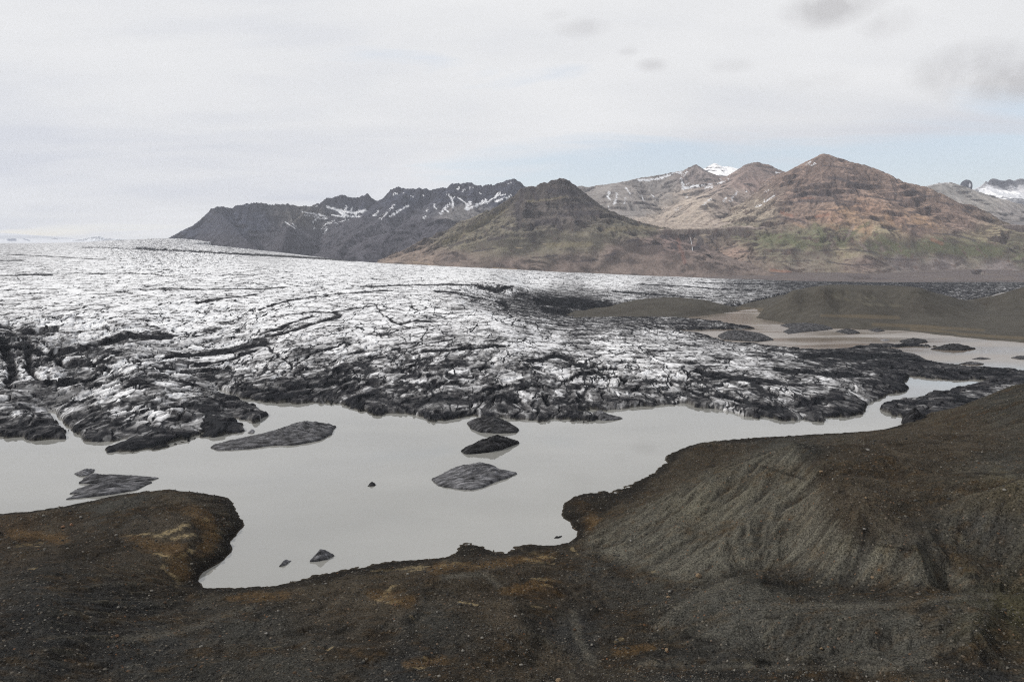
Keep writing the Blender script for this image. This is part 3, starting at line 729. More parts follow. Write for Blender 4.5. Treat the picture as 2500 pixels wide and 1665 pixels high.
    col = col * (1 + .35 * fbm(X / 14, Y / 14, 4, 63, gain=.6))[..., None]
    tn = stroke(U + 30 * n, Vp + 2 * n, [(4, [(2130, 792), (2260, 798), (2400, 806)]), (4, [(2330, 815), (2430, 822), (2500, 826)]), (3, [(2230, 804), (2330, 812)]), (4, [(1800, 760), (1860, 756), (1800, 752)]), (4, [(2000, 770), (2200, 776)])])
    lay(sstep(.2, 1.1, tn + n * .8), srgb(108, 97, 80), .5)
    lay(sstep(0.8, 0.1, Z), srgb(78, 71, 62), 0.5)
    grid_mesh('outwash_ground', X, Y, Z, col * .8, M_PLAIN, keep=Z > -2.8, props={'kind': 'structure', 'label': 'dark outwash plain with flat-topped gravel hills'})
build_plain()

# ------------------------------------------------------------------ glacier
ICE = [(-300, 1072), (0, 1070), (50, 1070), (90, 1076), (175, 1076), (160, 1058), (140, 1035), (112, 1003), (128, 1003), (168, 1045), (192, 1066), (187, 1083), (215, 1086), (260, 1086), (300, 1078), (268, 1090), (243, 1099), (290, 1110), (318, 1113), (350, 1104), (400, 1098),
       (450, 1080), (480, 1064), (560, 1064), (617, 1056), (598, 1040), (568, 1022), (600, 1026), (625, 1038), (656, 1013), (615, 990), (565, 972), (532, 952), (570, 966), (640, 982), (700, 986), (750, 985), (790, 985), (850, 996), (920, 1012), (980, 1008), (1020, 1018), (1060, 1032),
       (1110, 1026), (1150, 1016), (1220, 1022), (1300, 1028), (1370, 1026), (1440, 1031), (1485, 1020), (1430, 1006), (1400, 1006), (1440, 1003), (1500, 1001), (1570, 993), (1640, 986), (1700, 993), (1780, 1011), (1850, 1022), (1920, 1027), (2000, 1030), (2060, 1021), (2105, 1010),
       (2128, 986), (2166, 968), (2222, 949), (2205, 936), (2222, 921), (2264, 923), (2330, 930), (2385, 926), (2400, 928), (2440, 932), (2385, 939), (2301, 957), (2240, 971), (2170, 985), (2140, 997), (2160, 1012), (2200, 1014), (2215, 1030), (2300, 1040), (2560, 1000), (2600, 915), (2500, 909), (2474, 906),
       (2380, 899), (2264, 885), (2240, 868), (2180, 856), (2147, 852), (2200, 847), (2287, 847), (2230, 842), (2128, 843), (2068, 853), (2007, 857), (1923, 851), (1844, 842), (1769, 837), (1727, 821), (1680, 812), (1600, 806), (1720, 806), (1845, 803), (1800, 796), (1755, 787), (1661, 778), (1560, 776), (1400, 778),
       (1410, 768), (1484, 764), (1530, 750), (1600, 744), (1700, 745), (1783, 751), (1844, 741), (1900, 722), (2000, 712), (2200, 712), (2270, 724), (2330, 735), (2375, 732), (2420, 722), (2445, 714), (2480, 711), (2600, 707), (2600, 692), (2400, 690), (2200, 688.0), (2060, 687), (1900, 684.0)]

def build_glacier():
    Q = 1.0
    X, Y, R, A = polar(345, 8200, 1500, -42, 41, 1750)
    lp = lambda x, y: (math.atan2(x, y) * 3.0, math.log(math.hypot(x, y)))
    # ---- surface
    P = []; V = []
    def S(z, *uv):
        for u, v in uv:
            x, y = on_z(u, v, z); P.append(lp(x, y)); V.append(z)
    def T(D, *uv):
        for u, v in uv:
            x, y, z = at_D(u, v, D); P.append(lp(float(x), float(y))); V.append(float(z))
    # long profile of the ice down each line of sight: snout height, snout distance, height 3 km out
    for u, v0, v3, L, z0 in ((-250, 1072, 617, 2600, 5), (-60, 1072, 617, 2600, 5), (100, 1078, 618, 2600, 5), (260, 1090, 619, 2600, 4), (420, 1075, 621, 2400, 4), (600, 1020, 625, 2200, 5), (760, 985, 633, 2000, 6), (900, 1005, 641, 1700, 5), (1020, 1012, 647, 1500, 5), (1140, 1014, 653, 1200, 7), (1230, 1020, 657, 1200, 8)):
        D0 = float(on_z(u, v0, 0)[1]); z3 = CAM_H + (640 - v3) / FPX * 3000
        for d in (12, 60, 140, 260, 420, 650, 1000, 1600, 3000 - D0):
            z = z0 + (z3 - z0) * (1 - math.exp(-d / L)) / (1 - math.exp(-(3000 - D0) / L))
            D = D0 + d
            P.append(lp((u - 1250) / FPX * D, D)); V.append(z)
    S(6, (1400, 985), (1600, 975), (1950, 1005)); S(8, (1500, 950)); S(7, (1900, 970)); S(6, (2080, 980), (2050, 960)); S(5, (2180, 940), (2350, 960)); S(8, (2450, 950)); S(7, (2300, 990), (2350, 980))
    S(11, (1330, 900)); S(9, (1700, 920)); S(7, (2000, 920)); S(14, (1330, 850)); S(10, (1700, 860)); S(6, (2000, 875)); S(5, (2200, 885), (2400, 905), (2550, 925))
    S(18, (1320, 800)); S(13, (1500, 805)); S(8, (1640, 822)); S(7, (1750, 835)); S(26, (1250, 735)); S(12, (1400, 752)); S(15, (1340, 748)); S(6, (1480, 785)); S(9, (1375, 772)); S(5, (1600, 784), (1750, 793))
    S(8, (1500, 752)); S(10, (1600, 735)); S(7, (1780, 742)); S(20, (1450, 718)); S(16, (1650, 710)); S(9, (1850, 712)); S(5, (2000, 705), (2150, 706))
    S(37, (1270, 692)); S(32, (1450, 692)); S(23, (1650, 695)); S(12, (1850, 696)); S(6, (2050, 695), (2250, 697), (2450, 700)); S(3, (2380, 725), (2330, 733))
    T(3000, (1300, 661), (1450, 668)); T(3300, (1650, 676), (1850, 683)); S(4, (2050, 688.5), (2300, 690), (2500, 690))
    T(3900, (0, 605), (200, 605), (430, 608), (600, 613), (800, 630), (-200, 605)); T(5000, (0, 597), (200, 597), (430, 602), (600, 611), (800, 632)); T(6500, (0, 594), (150, 593), (300, 587), (430, 584), (-200, 595))
    T(8000, (0, 596), (200, 594), (420, 590), (-200, 596))
    T(3900, (1000, 654), (1300, 670), (1600, 682)); T(5000, (1000, 660), (1300, 678)); T(5200, (1700, 700), (2100, 700), (2500, 700))
    P = np.array(P); V = np.array(V)
    Z = up_grid(lambda a, r: tps(P, V, np.stack([a.ravel() * 3.0, np.log(r).ravel()], 1), smooth=2e-5).reshape(a.shape), A, R, 5)
    # ---- footprint
    poly = [lp(x, y) for x, y in uvz(ICE)]
    x1 = math.radians(20)
    poly += [(math.radians(19) * 3, math.log(3700)), (math.radians(5) * 3, math.log(4400)), (math.radians(-10) * 3, math.log(5200)), (math.radians(-24.5) * 3, math.log(6100)), (math.radians(-20) * 3, math.log(9000)), (math.radians(-56) * 3, math.log(9000)), (math.radians(-56) * 3, math.log(390))]
    sd = up_grid(lambda a, r: seg_dist(a * 3.0, np.log(r), poly, True), A, R, 2)
    # log-polar distance -> metres along range (3*angle and log r are roughly isotropic here)
    dm = sd * R * 0.55
    warp = fbm(X / 26, Y / 26, 4, 201) * 3.5 * np.clip(R / 450, .8, 3) * sstep(-40, 10, dm)
    de = dm + warp * sstep(60, 5, np.abs(dm)) * 0.8
    edge = np.where(de > 0, 0.3 + 3.0 * (1 - np.exp(-de / 3.0)) + de * 0.11 + 900 * sstep(1400, 2400, R) * sstep(0, 60, de), de * 0.6)
    U, Vp = to_pix(X, Y, Z)
    log('glacier base')
    # ---- roughness (m) and debris amount read off the photograph
    rp = [((60, 860), 6.0), ((150, 800), 5.0), ((60, 950), 4.0), ((300, 900), 4.5), ((400, 980), 4.0), ((150, 1040), 2.0), ((600, 900), 3.6), ((800, 960), 2.6), ((560, 1000), 4.0), ((1000, 960), 2.8), ((1250, 960), 3.4), ((1500, 900), 3.6), ((1400, 960), 3.4), ((1700, 950), 2.8), ((2000, 960), 2.6),
          ((300, 1080), 1.4), ((2200, 1010), 3.0), ((2300, 970), 2.0), ((1000, 860), 2.4), ((1300, 840), 2.8), ((1500, 820), 3.0), ((1700, 860), 2.4), ((1600, 800), 3.4), ((2000, 880), 2.2), ((2250, 890), 1.8), ((700, 800), 1.9), ((1000, 780), 1.7), ((1250, 760), 2.2), ((400, 740), 1.8), ((100, 730), 2.0), ((600, 700), 1.7),
          ((1000, 690), 1.7), ((1300, 690), 2.0), ((1350, 745), 3.0), ((1500, 700), 2.4), ((1800, 700), 3.0), ((2100, 695), 4.0), ((2300, 700), 4.0), ((200, 650), 2.0), ((700, 650), 2.2), ((300, 600), 7), ((100, 600), 2.5), ((420, 590), 10), ((0, 620), 2), ((0, 595), 2), ((180, 592), 2.5)]
    rough = up_grid(lambda u, v: idw(u, v, [p for p, _ in rp], [r for _, r in rp], sy=3.0)[..., 0], U, Vp, 6)
    dp = [((300, 660), 0.07), ((100, 700), 0.14), ((600, 690), 0.12), ((900, 700), 0.16), ((0, 617), 0.30), ((200, 622), 0.12), ((500, 640), 0.03), ((800, 660), 0.06), ((1100, 670), 0.08), ((1300, 690), 0.15), ((200, 603), 0.25), ((600, 606), 0.4), ((400, 590), 0.32), ((0, 594), 0.3),
          ((400, 760), 0.14), ((200, 780), 0.20), ((700, 760), 0.16), ((1000, 750), 0.20), ((1200, 780), 0.20), ((900, 810), 0.24), ((600, 830), 0.30), ((60, 850), 0.66), ((200, 850), 0.58), ((400, 880), 0.45), ((100, 900), 0.50), ((250, 940), 0.46), ((500, 910), 0.55), ((450, 970), 0.50),
          ((60, 980), 0.42), ((60, 1050), 0.80), ((140, 1060), 0.85), ((250, 1000), 0.50), ((350, 1040), 0.62), ((300, 1085), 0.90), ((420, 1075), 0.92), ((560, 1045), 0.85), ((600, 1000), 0.70), ((640, 1005), 0.82), ((700, 945), 0.80), ((820, 960), 0.80), ((950, 980), 0.76), ((850, 915), 0.66), ((1000, 930), 0.64),
          ((1050, 1010), 0.78), ((1200, 1000), 0.72), ((1180, 970), 0.70), ((1290, 965), 0.62), ((1350, 1000), 0.74), ((1450, 980), 0.62), ((1200, 920), 0.60), ((1350, 900), 0.40), ((1500, 900), 0.42), ((1500, 850), 0.34), ((1300, 830), 0.30), ((1600, 940), 0.40), ((1750, 960), 0.52), ((1600, 985), 0.6), ((1900, 990), 0.70), ((2050, 1000), 0.76),
          ((1800, 900), 0.46), ((1700, 870), 0.34), ((1900, 880), 0.48), ((2000, 940), 0.55), ((2100, 960), 0.58), ((2000, 870), 0.85), ((2100, 870), 0.97), ((2200, 890), 0.95), ((2300, 905), 0.84), ((2450, 915), 0.85), ((2150, 850), 0.9), ((2180, 1010), 0.97), ((2250, 980), 0.78), ((2400, 950), 0.80), ((2350, 1000), 0.95),
          ((1700, 845), 0.45), ((1620, 820), 0.35), ((1550, 780), 0.95), ((1450, 790), 0.7), ((1700, 790), 0.92), ((1800, 798), 0.92), ((1350, 745), 1.0), ((1450, 745), 1.0), ((1300, 730), 0.9), ((1520, 725), 0.45), ((1700, 720), 0.5), ((1600, 735), 0.8), ((1800, 725), 0.65), ((1500, 690), 0.16), ((1700, 695), 0.25), ((1850, 700), 0.72),
          ((1950, 692), 1.0), ((2100, 694), 1.1), ((2250, 690), 1.1), ((2300, 705), 1.05), ((2400, 698), 1.0), ((2450, 705), 0.9), ((2330, 725), 0.92), ((2400, 715), 0.9)]
    dirt = up_grid(lambda u, v: idw(u, v, [p for p, _ in dp], [r for _, r in dp], sy=3.0)[..., 0], U, Vp, 5)
    # traced dark bands (medial moraines, ogive arcs)
    wu = U + fbm(X / 60, Y / 60, 5, 211, gain=.6) * 20; wv = Vp + fbm(X / 40, Y / 90, 5, 213, gain=.65) * 9 * np.clip(500 / R, .25, 1)
    bands = stroke(wu, wv, [
        (11, [(0, 838), (60, 838), (140, 848), (240, 826), (330, 810), (412, 801)]), (7, [(0, 800), (90, 806), (140, 800)]), (12, [(10, 830), (25, 880), (20, 920)]), (9, [(70, 850), (60, 880), (90, 900)]), (8, [(120, 850), (150, 870), (260, 868)]), (7, [(160, 905), (260, 900), (380, 905)]),
        (5, [(340, 860), (425, 843), (531, 829), (637, 812), (743, 797), (807, 780), (829, 770), (812, 762)]), (4, [(640, 802), (720, 785), (765, 773)]), (7, [(430, 842), (540, 832), (650, 820)]), (5, [(480, 858), (560, 850), (620, 838)]), (6, [(380, 880), (470, 872), (560, 868)]),
        (3, [(640, 830), (680, 850), (715, 890)]), (3, [(700, 895), (760, 860), (840, 835)]), (3, [(880, 870), (980, 850), (1100, 830)]), (3, [(980, 905), (1010, 885), (1022, 872)]), (4, [(1000, 862), (1130, 850), (1240, 842)]),
        (3, [(478, 736), (560, 728), (621, 719)]), (3, [(637, 754), (700, 736), (796, 719), (880, 713), (955, 709)]), (2.5, [(560, 705), (620, 706), (700, 702)]), (2.5, [(340, 707), (420, 706), (520, 706), (600, 704)]), (2.5, [(700, 768), (820, 760), (920, 745), (935, 772), (1000, 800)]),
        (3, [(0, 672), (60, 671), (130, 671)]), (1.8, [(200, 668), (330, 668), (430, 676)]), (1.8, [(540, 674), (560, 670), (620, 672)]), (3, [(880, 700), (1000, 696), (1130, 695), (1250, 700)]), (4, [(1180, 720), (1230, 735), (1250, 760), (1240, 770)]), (3, [(1060, 710), (1120, 716), (1180, 722)]),
        (4, [(980, 790), (1010, 782), (1060, 786)]), (4, [(1000, 745), (1020, 758)]), (6, [(600, 925), (680, 935), (800, 925), (930, 915)]), (5, [(500, 935), (560, 950), (640, 965)]), (6, [(1290, 880), (1360, 870), (1420, 890), (1500, 900)]), (5, [(1400, 920), (1460, 905), (1520, 925)]),
        (6, [(1180, 940), (1230, 930), (1290, 935)]), (5, [(1330, 958), (1340, 975)]), (10, [(1960, 870), (2030, 868), (2120, 872), (2200, 868)]), (8, [(1900, 900), (2000, 915), (2100, 918)]), (7, [(1700, 905), (1800, 925), (1900, 935)]), (5, [(1640, 930), (1750, 955), (1850, 975)]),
        (1.7, [(200, 604), (300, 607), (400, 613), (520, 618)]), (4.0, [(330, 606), (420, 612), (520, 617), (600, 621), (700, 626), (800, 632), (870, 637)]), (1.5, [(20, 622), (100, 625), (180, 630), (260, 634)]), (2.5, [(0, 636), (60, 636)]),
        (13, [(1320, 735), (1400, 735), (1500, 752), (1560, 765)]), (10, [(1330, 755), (1450, 758)]), (3, [(1500, 712), (1620, 720), (1720, 728)]), (2.2, [(1560, 694), (1680, 700), (1760, 706), (1860, 710)]), (2.2, [(1700, 690), (1800, 693), (1900, 694)])], sy=1.6)
    # ---- broken ice: blocks, crevasses, foliation that follows the spreading flow
    ang = 0.12 + 0.5 * (X / (Y + 200))                       # crevasses fan out with the flow
    w1 = fbm(X / 45, Y / 45, 4, 221) * 16; w2 = fbm(X / 45 + 31, Y / 45 + 9, 4, 223) * 16
    w3 = fbm(X / 110, Y / 110, 3, 225) * 60
    qx, qy = -150.0, 1650.0
    fx_, fy_ = X - qx + w1 * 1.3 + w3, Y - qy + w2 * 1.3
    phi = np.arctan2(fx_, -fy_ ); rho = np.hypot(fx_, fy_)
    fol = fbm(phi * 95, rho / 75, 6, 331, ridged=True, gain=.62) - 0.35
    fol2 = fbm(phi * 260 + 3, rho / 38, 4, 335, gain=.65)
    # long crevasses, roughly down the ice, broken into separate gashes
    c, s = np.cos(-ang * 1.4 + 0.35), np.sin(-ang * 1.4 + 0.35)
    a1 = (X + w1 * 1.6) * c - (Y + w2) * s; b1 = (X + w1) * s + (Y + w2 * 1.6) * c
    F1, F2, r1, r2, ox, oy = voronoi(a1 / 19, b1 / 46, 301)
    ed1 = (F2 - F1) * 19
    brk = fbm(a1 / 16 + 3, b1 / 40, 3, 307, gain=.6)
    cr1 = sstep(1.7, 0.1, ed1 + 1.3 * fbm(X / 7, Y / 7, 3, 305)) * sstep(-0.12, 0.12, brk)
    blk1 = (r1 - 0.5) * 0.9 + ox * (r2 - .5) * 1.8 + oy * (r1 - .5) * 1.8
    F1b, F2b, q1, q2, oxb, oyb = voronoi((a1 + w2 * .6) / 9.0, (b1 + w1 * .5) / 17, 311)
    ed2 = (F2b - F1b) * 9.0
    cr2 = sstep(1.1, 0.1, ed2 + 0.9 * fbm(X / 4, Y / 4, 2, 315)) * sstep(-0.05, 0.2, fbm(a1 / 9, b1 / 12, 3, 317))
    blk2 = (q1 - 0.5) * 0.8 + oxb * (q2 - .5) * 2.4 + oyb * (q1 - .5) * 2.4
    # far field cracks, larger so that they still register
    F1c, F2c, t1, t2, oxc, oyc = voronoi((X + w1 * 2.5) / 42 + 2, (Y + w2 * 2.5) / 120, 321)
    ed3 = (F2c - F1c) * 42
    cr3 = sstep(5.0, 1.0, ed3 + 6 * fbm(X / 30, Y / 50, 3, 325)) * sstep(-0.02, 0.22, fbm(X / 90, Y / 200, 4, 327)) * sstep(800, 1300, R)
    del F1, F2, F1b, F2b, F1c, F2c
    log('glacier cells')
    streak = fol
    lump = fbm((X + w1) / 30, (Y + w2) / 30, 5, 341)
    sharp = fbm((X + w2) / 14, (Y + w1) / 12, 5, 347, ridged=True, gain=.55)
    heavy = sstep(2.2, 4.5, rough)
    Hh = rough * (0.36 * fol + 0.10 * fol2 + 0.24 * lump + 0.22 * sharp * (0.45 + 0.55 * heavy) + (0.14 + .36 * heavy) * blk1 + (0.05 + 0.26 * heavy) * blk2)
    Hh = Hh * (.72 + .28 * heavy)
    Hh = Hh - (0.6 + 0.6 * rough) * cr1 * (1 - .4 * sstep(1200, 2500, R)) - (0.15 + 0.35 * rough) * cr2 * (0.2 + 0.8 * heavy) - 2.5 * cr3
    Hh = Hh - sstep(.2, 1.0, bands) * 0.5 * rough
    base = Z
    nf = sstep(1300, 700, R)
    de = de + nf * sstep(70, 10, np.abs(dm)) * ((r1 - .5) * 4.5 + (q1 - .5) * 3 + fbm(X / 6, Y / 6, 4, 361) * 2.5 - 1.2)
    edge = np.where(de > 0, 0.4 + (0.8 + 1.8 * q2) * (1 - np.exp(-de / 1.1)) + de * 0.12 + 900 * sstep(1400, 2400, R) * sstep(0, 60, de), de * 0.6)
    Zs = np.minimum(base, edge)
    k = sstep(0, 22, de)
    amp = np.where(de > 0, 0.35 + 0.65 * k, 0.35)
    Zf = Zs + Hh * amp * sstep(-3, 3, de)
    Zf = np.where(de > 0, np.maximum(Zf, 0.15 + 0.12 * np.clip(de, 0, 8) + 0.3 * (streak + 1)), np.minimum(Zf, de * 0.6 - 0.3))
    # ---- colour: clean ice, ash
    n_f = fbm(X / 5.0, Y / 7.0, 5, 351, gain=.62)
    n_m = fbm((X + w1) / 30, (Y + w2) / 22, 5, 353, gain=.6)
    n_s = fbm((X * .95 + Y * .3) / 60, (-X * .3 + Y * .95) / 9, 4, 357)
    cut = sstep(.10, .75, dirt)
    D = dirt * .88 + n_m * (0.14 + .30 * cut) + n_s * 0.11 + n_f * (0.09 + .22 * cut) - fol * (0.08 + 0.45 * cut) - fol2 * (.12 + .22 * cut) - 0.02
    D = D + sstep(-0.1, 1.2, bands + n_m * 1.3 + n_f * .5) * (0.86 + .5 * n_f)
    D = D + cr1 * 0.75 + cr2 * (0.22 + 0.35 * heavy + 0.2 * sstep(.3, .6, dirt)) + cr3 * 0.6
    D = D - lump * .12 * cut - sharp * .12 * heavy + (r1 - .5) * (.10 + .22 * heavy) + (q1 - .5) * .22 * cut
    D = D + .14 * sstep(50, 5, de) * sstep(1200, 800, R)
    # cones and fresh faces where ice broke
    far = sstep(900, 2500, R)
    D = D * (1 - 0.0 * far)
    D = D - .08 * (1 - cut) + .06 * sstep(1100, 600, R)
    D = np.clip(D, 0, 1.25)
    xs = [0, .12, .28, .45, .62, .8, 1.0, 1.25]
    cr = np.interp(D, xs, [0.79, .71, .44, .19, .072, .029, .013, .008]); cg = np.interp(D, xs, [0.80, .715, .44, .19, .071, .029, .0135, .009]); cbl = np.interp(D, xs, [0.815, .73, .45, .194, .073, .032, .0165, .011])
    col = np.stack([cr, cg, cbl], -1)
    wetl = sstep(0.9, 0.1, Zf)
    col = col + (np.array((0.16, 0.15, 0.125)) - col) * (wetl * 0.5)[..., None]
    grid_mesh('glacier', X, Y, Zf, col, M_ICE, keep=(Zf > -1.2) & (de > -6), smooth=True, props={'kind': 'structure', 'label': 'crevassed glacier tongue streaked with black ash'})
    global GL
    GL = (R, A, Zf)
build_glacier()

# ------------------------------------------------------------------ mountains
def ridge_env(X, Y, ridges, base=-200.0):
    """upper envelope of ridges. ridge = (points3d, drop_x, drop_y)"""
    H = np.full(X.shape, base, f32); DR = np.full(X.shape, 1e9, f32)
    for pts, dx, dy in ridges:
        for (x0, y0, z0), (x1, y1, z1) in zip(pts[:-1], pts[1:]):
            vx, vy = x1 - x0, y1 - y0; L2 = vx * vx + vy * vy + 1e-6
            t = np.clip(((X - x0) * vx + (Y - y0) * vy) / L2, 0, 1)
            d = np.hypot(X - x0 - t * vx, Y - y0 - t * vy)
            h = z0 + t * (z1 - z0) - np.interp(d, dx, dy)
            m = h > H
            H = np.where(m, h, H).astype(f32); DR = np.where(m, d, DR).astype(f32)
    return H, DR

def R3(lst):
    return [tuple(float(q) for q in at_D(u, v, D)) for u, v, D in lst]

def mountain(name, label, xr, yr, step, ridges, cols, snow, seed, e_wl=420, e_amp=55, warp=60, strata=55, strata_k=0.5, rock=(0.06, 0.055, 0.055), rock_s=(0.62, 0.95), zmin=-40, snow_base=None, jag=5.0, csy=2.0, post=None, foot=None, crest=6.0, marks=None, gain=1.6):
    nx = int((xr[1] - xr[0]) / step); ny = int((yr[1] - yr[0]) / step)
    X, Y = np.meshgrid(np.linspace(xr[0], xr[1], nx), np.linspace(yr[0], yr[1], ny), indexing='ij')
    H0, DR = ridge_env(X, Y, ridges)
    n0 = fbm(X / 400, Y / 400, 3, seed + 17)
    nr = sstep(10, 260, DR)
    wx = fbm(X / 700, Y / 700, 4, seed + 1) * warp * 2; wy = fbm(X / 700 + 9, Y / 700 + 3, 4, seed + 2) * warp * 2
    H, DR2 = ridge_env(X + wx * nr, Y + wy * nr, ridges)
    del DR2
    gx, gy = grad(X, Y, H)
    # smooth gradient a little for direction
    slope = np.hypot(gx, gy)
    on = sstep(0.08, 0.45, slope)
    e1 = erosion(X, Y, gx, gy, e_wl, 6, seed + 3, gain=0.55, amp_slope=1.6, keep=0.9)
    amp = e_amp * (0.12 + 0.88 * nr) * on
    H = H + (e1 - 0.1) * amp + fbm(X / 300, Y / 300, 5, seed + 5) * 14 * nr
    H = H + sstep(90, 5, DR) * fbm(X / 55, Y / 55, 4, seed + 6, ridged=True) * crest
    e3 = erosion(X, Y, gx, gy, e_wl * 0.28, 3, seed + 21, gain=0.6, amp_slope=1.8, keep=0.6)
    H = H + e3 * e_amp * 0.22 * on
    # basalt layers: benches and cliffs
    if strata_k > 0:
        P = strata
        q = (H + fbm(X / 500, Y / 500, 4, seed + 7) * P * 1.3 + e1 * 12) / P
        fr = q - np.floor(q)
        st = (sstep(0.45, 0.80, fr) - fr) * P
        kk = strata_k * sstep(-0.1, 0.4, fbm(X / 260, Y / 260, 4, seed + 8)) * on * (0.6 + .8 * (e1 > -.05))
        P2 = P * 0.37
        q2 = (H + fbm(X / 300, Y / 300, 3, seed + 9) * P2) / P2; fr2 = q2 - np.floor(q2)
        st2 = (sstep(0.35, 0.75, fr2) - fr2) * P2
        H = H + (st * kk * 1.2 + st2 * kk * .8) * (0.25 + .75 * nr)
    H = H + fbm(X / 45, Y / 45, 4, seed + 11, ridged=True) * (jag * (0.6 + 0.8 * sstep(.4, 1.0, slope)))
    if post is not None: H = post(X, Y, H)
    if foot is not None:
        tt = np.maximum(Y - foot - 120 * n0, -60)
        lim = tt * 0.38 + 0.00042 * np.maximum(tt, 0) ** 2 - 12
        H = np.minimum(H, lim + 3 * fbm(X / 60, Y / 60, 3, seed + 19))
    gx, gy = grad(X, Y, H); slope = np.hypot(gx, gy)
    U, Vp = to_pix(X, Y, H)
    n1 = fbm(X / 220, Y / 220, 5, seed + 13, gain=.6); n2 = fbm(X / 40, Y / 40, 4, seed + 15, gain=.6)
    wu = U + n1 * 35; wv = Vp + n1 * 12
    col = up_grid(lambda u, v: idw(u, v, [p for p, _ in cols], [c for _, c in cols], sy=csy, p=3.5), wu, wv, 2)
    lum = col.mean(-1, keepdims=True); col = (lum + (col - lum) * .74) * gain
    col = col * (1 + 0.28 * n1 + 0.22 * n2)[..., None]
    # gully floors darker, ribs between them paler
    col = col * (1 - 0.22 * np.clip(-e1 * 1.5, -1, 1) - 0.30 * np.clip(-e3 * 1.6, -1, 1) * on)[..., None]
    n3 = fbm(X / 17, Y / 17, 3, seed + 23)
    col = col * (1 + .25 * n3)[..., None]
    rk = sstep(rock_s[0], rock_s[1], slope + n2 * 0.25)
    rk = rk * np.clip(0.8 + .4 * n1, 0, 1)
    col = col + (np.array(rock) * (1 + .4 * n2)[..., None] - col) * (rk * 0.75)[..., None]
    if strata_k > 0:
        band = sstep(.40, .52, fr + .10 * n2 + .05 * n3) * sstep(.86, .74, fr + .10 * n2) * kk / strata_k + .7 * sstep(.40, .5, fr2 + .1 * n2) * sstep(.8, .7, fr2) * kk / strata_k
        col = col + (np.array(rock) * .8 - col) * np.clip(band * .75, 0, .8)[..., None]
    for c, k, br, strokes in (marks or []):
        m = stroke(U + n1 * 5 + n2 * 5 + n3 * 1.5, Vp + n2 * 2.5 + n3 * 1.5, strokes)
        m = sstep(0.0, 0.7, m + br * (n3 * .8 + n2 * .8 + e3 * .5) - .1)
        col = col + (np.array(c) * (1 + .25 * n3)[..., None] - col) * (m * k)[..., None]
    if snow:
        m = stroke(U + n2 * 7 + n3 * 3, Vp + n3 * 3 + n2 * 3, snow)
        m = sstep(0.5, 0.7, m + n3 * 0.45 - e3 * 0.5 - .12)
        col = col + (np.array((0.66, 0.67, 0.70)) - col) * m[..., None]
    if snow_base is not None:
        zt, c = snow_base
        m = sstep(-0.05, 0.12, 0.25 + n1 * .8 - sstep(zt[0], zt[1], slope) * 0.9)
        col = col + (np.array(c) - col) * m[..., None]
    keep = H > zmin
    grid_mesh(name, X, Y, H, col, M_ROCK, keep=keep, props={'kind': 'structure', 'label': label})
    return X, Y, H

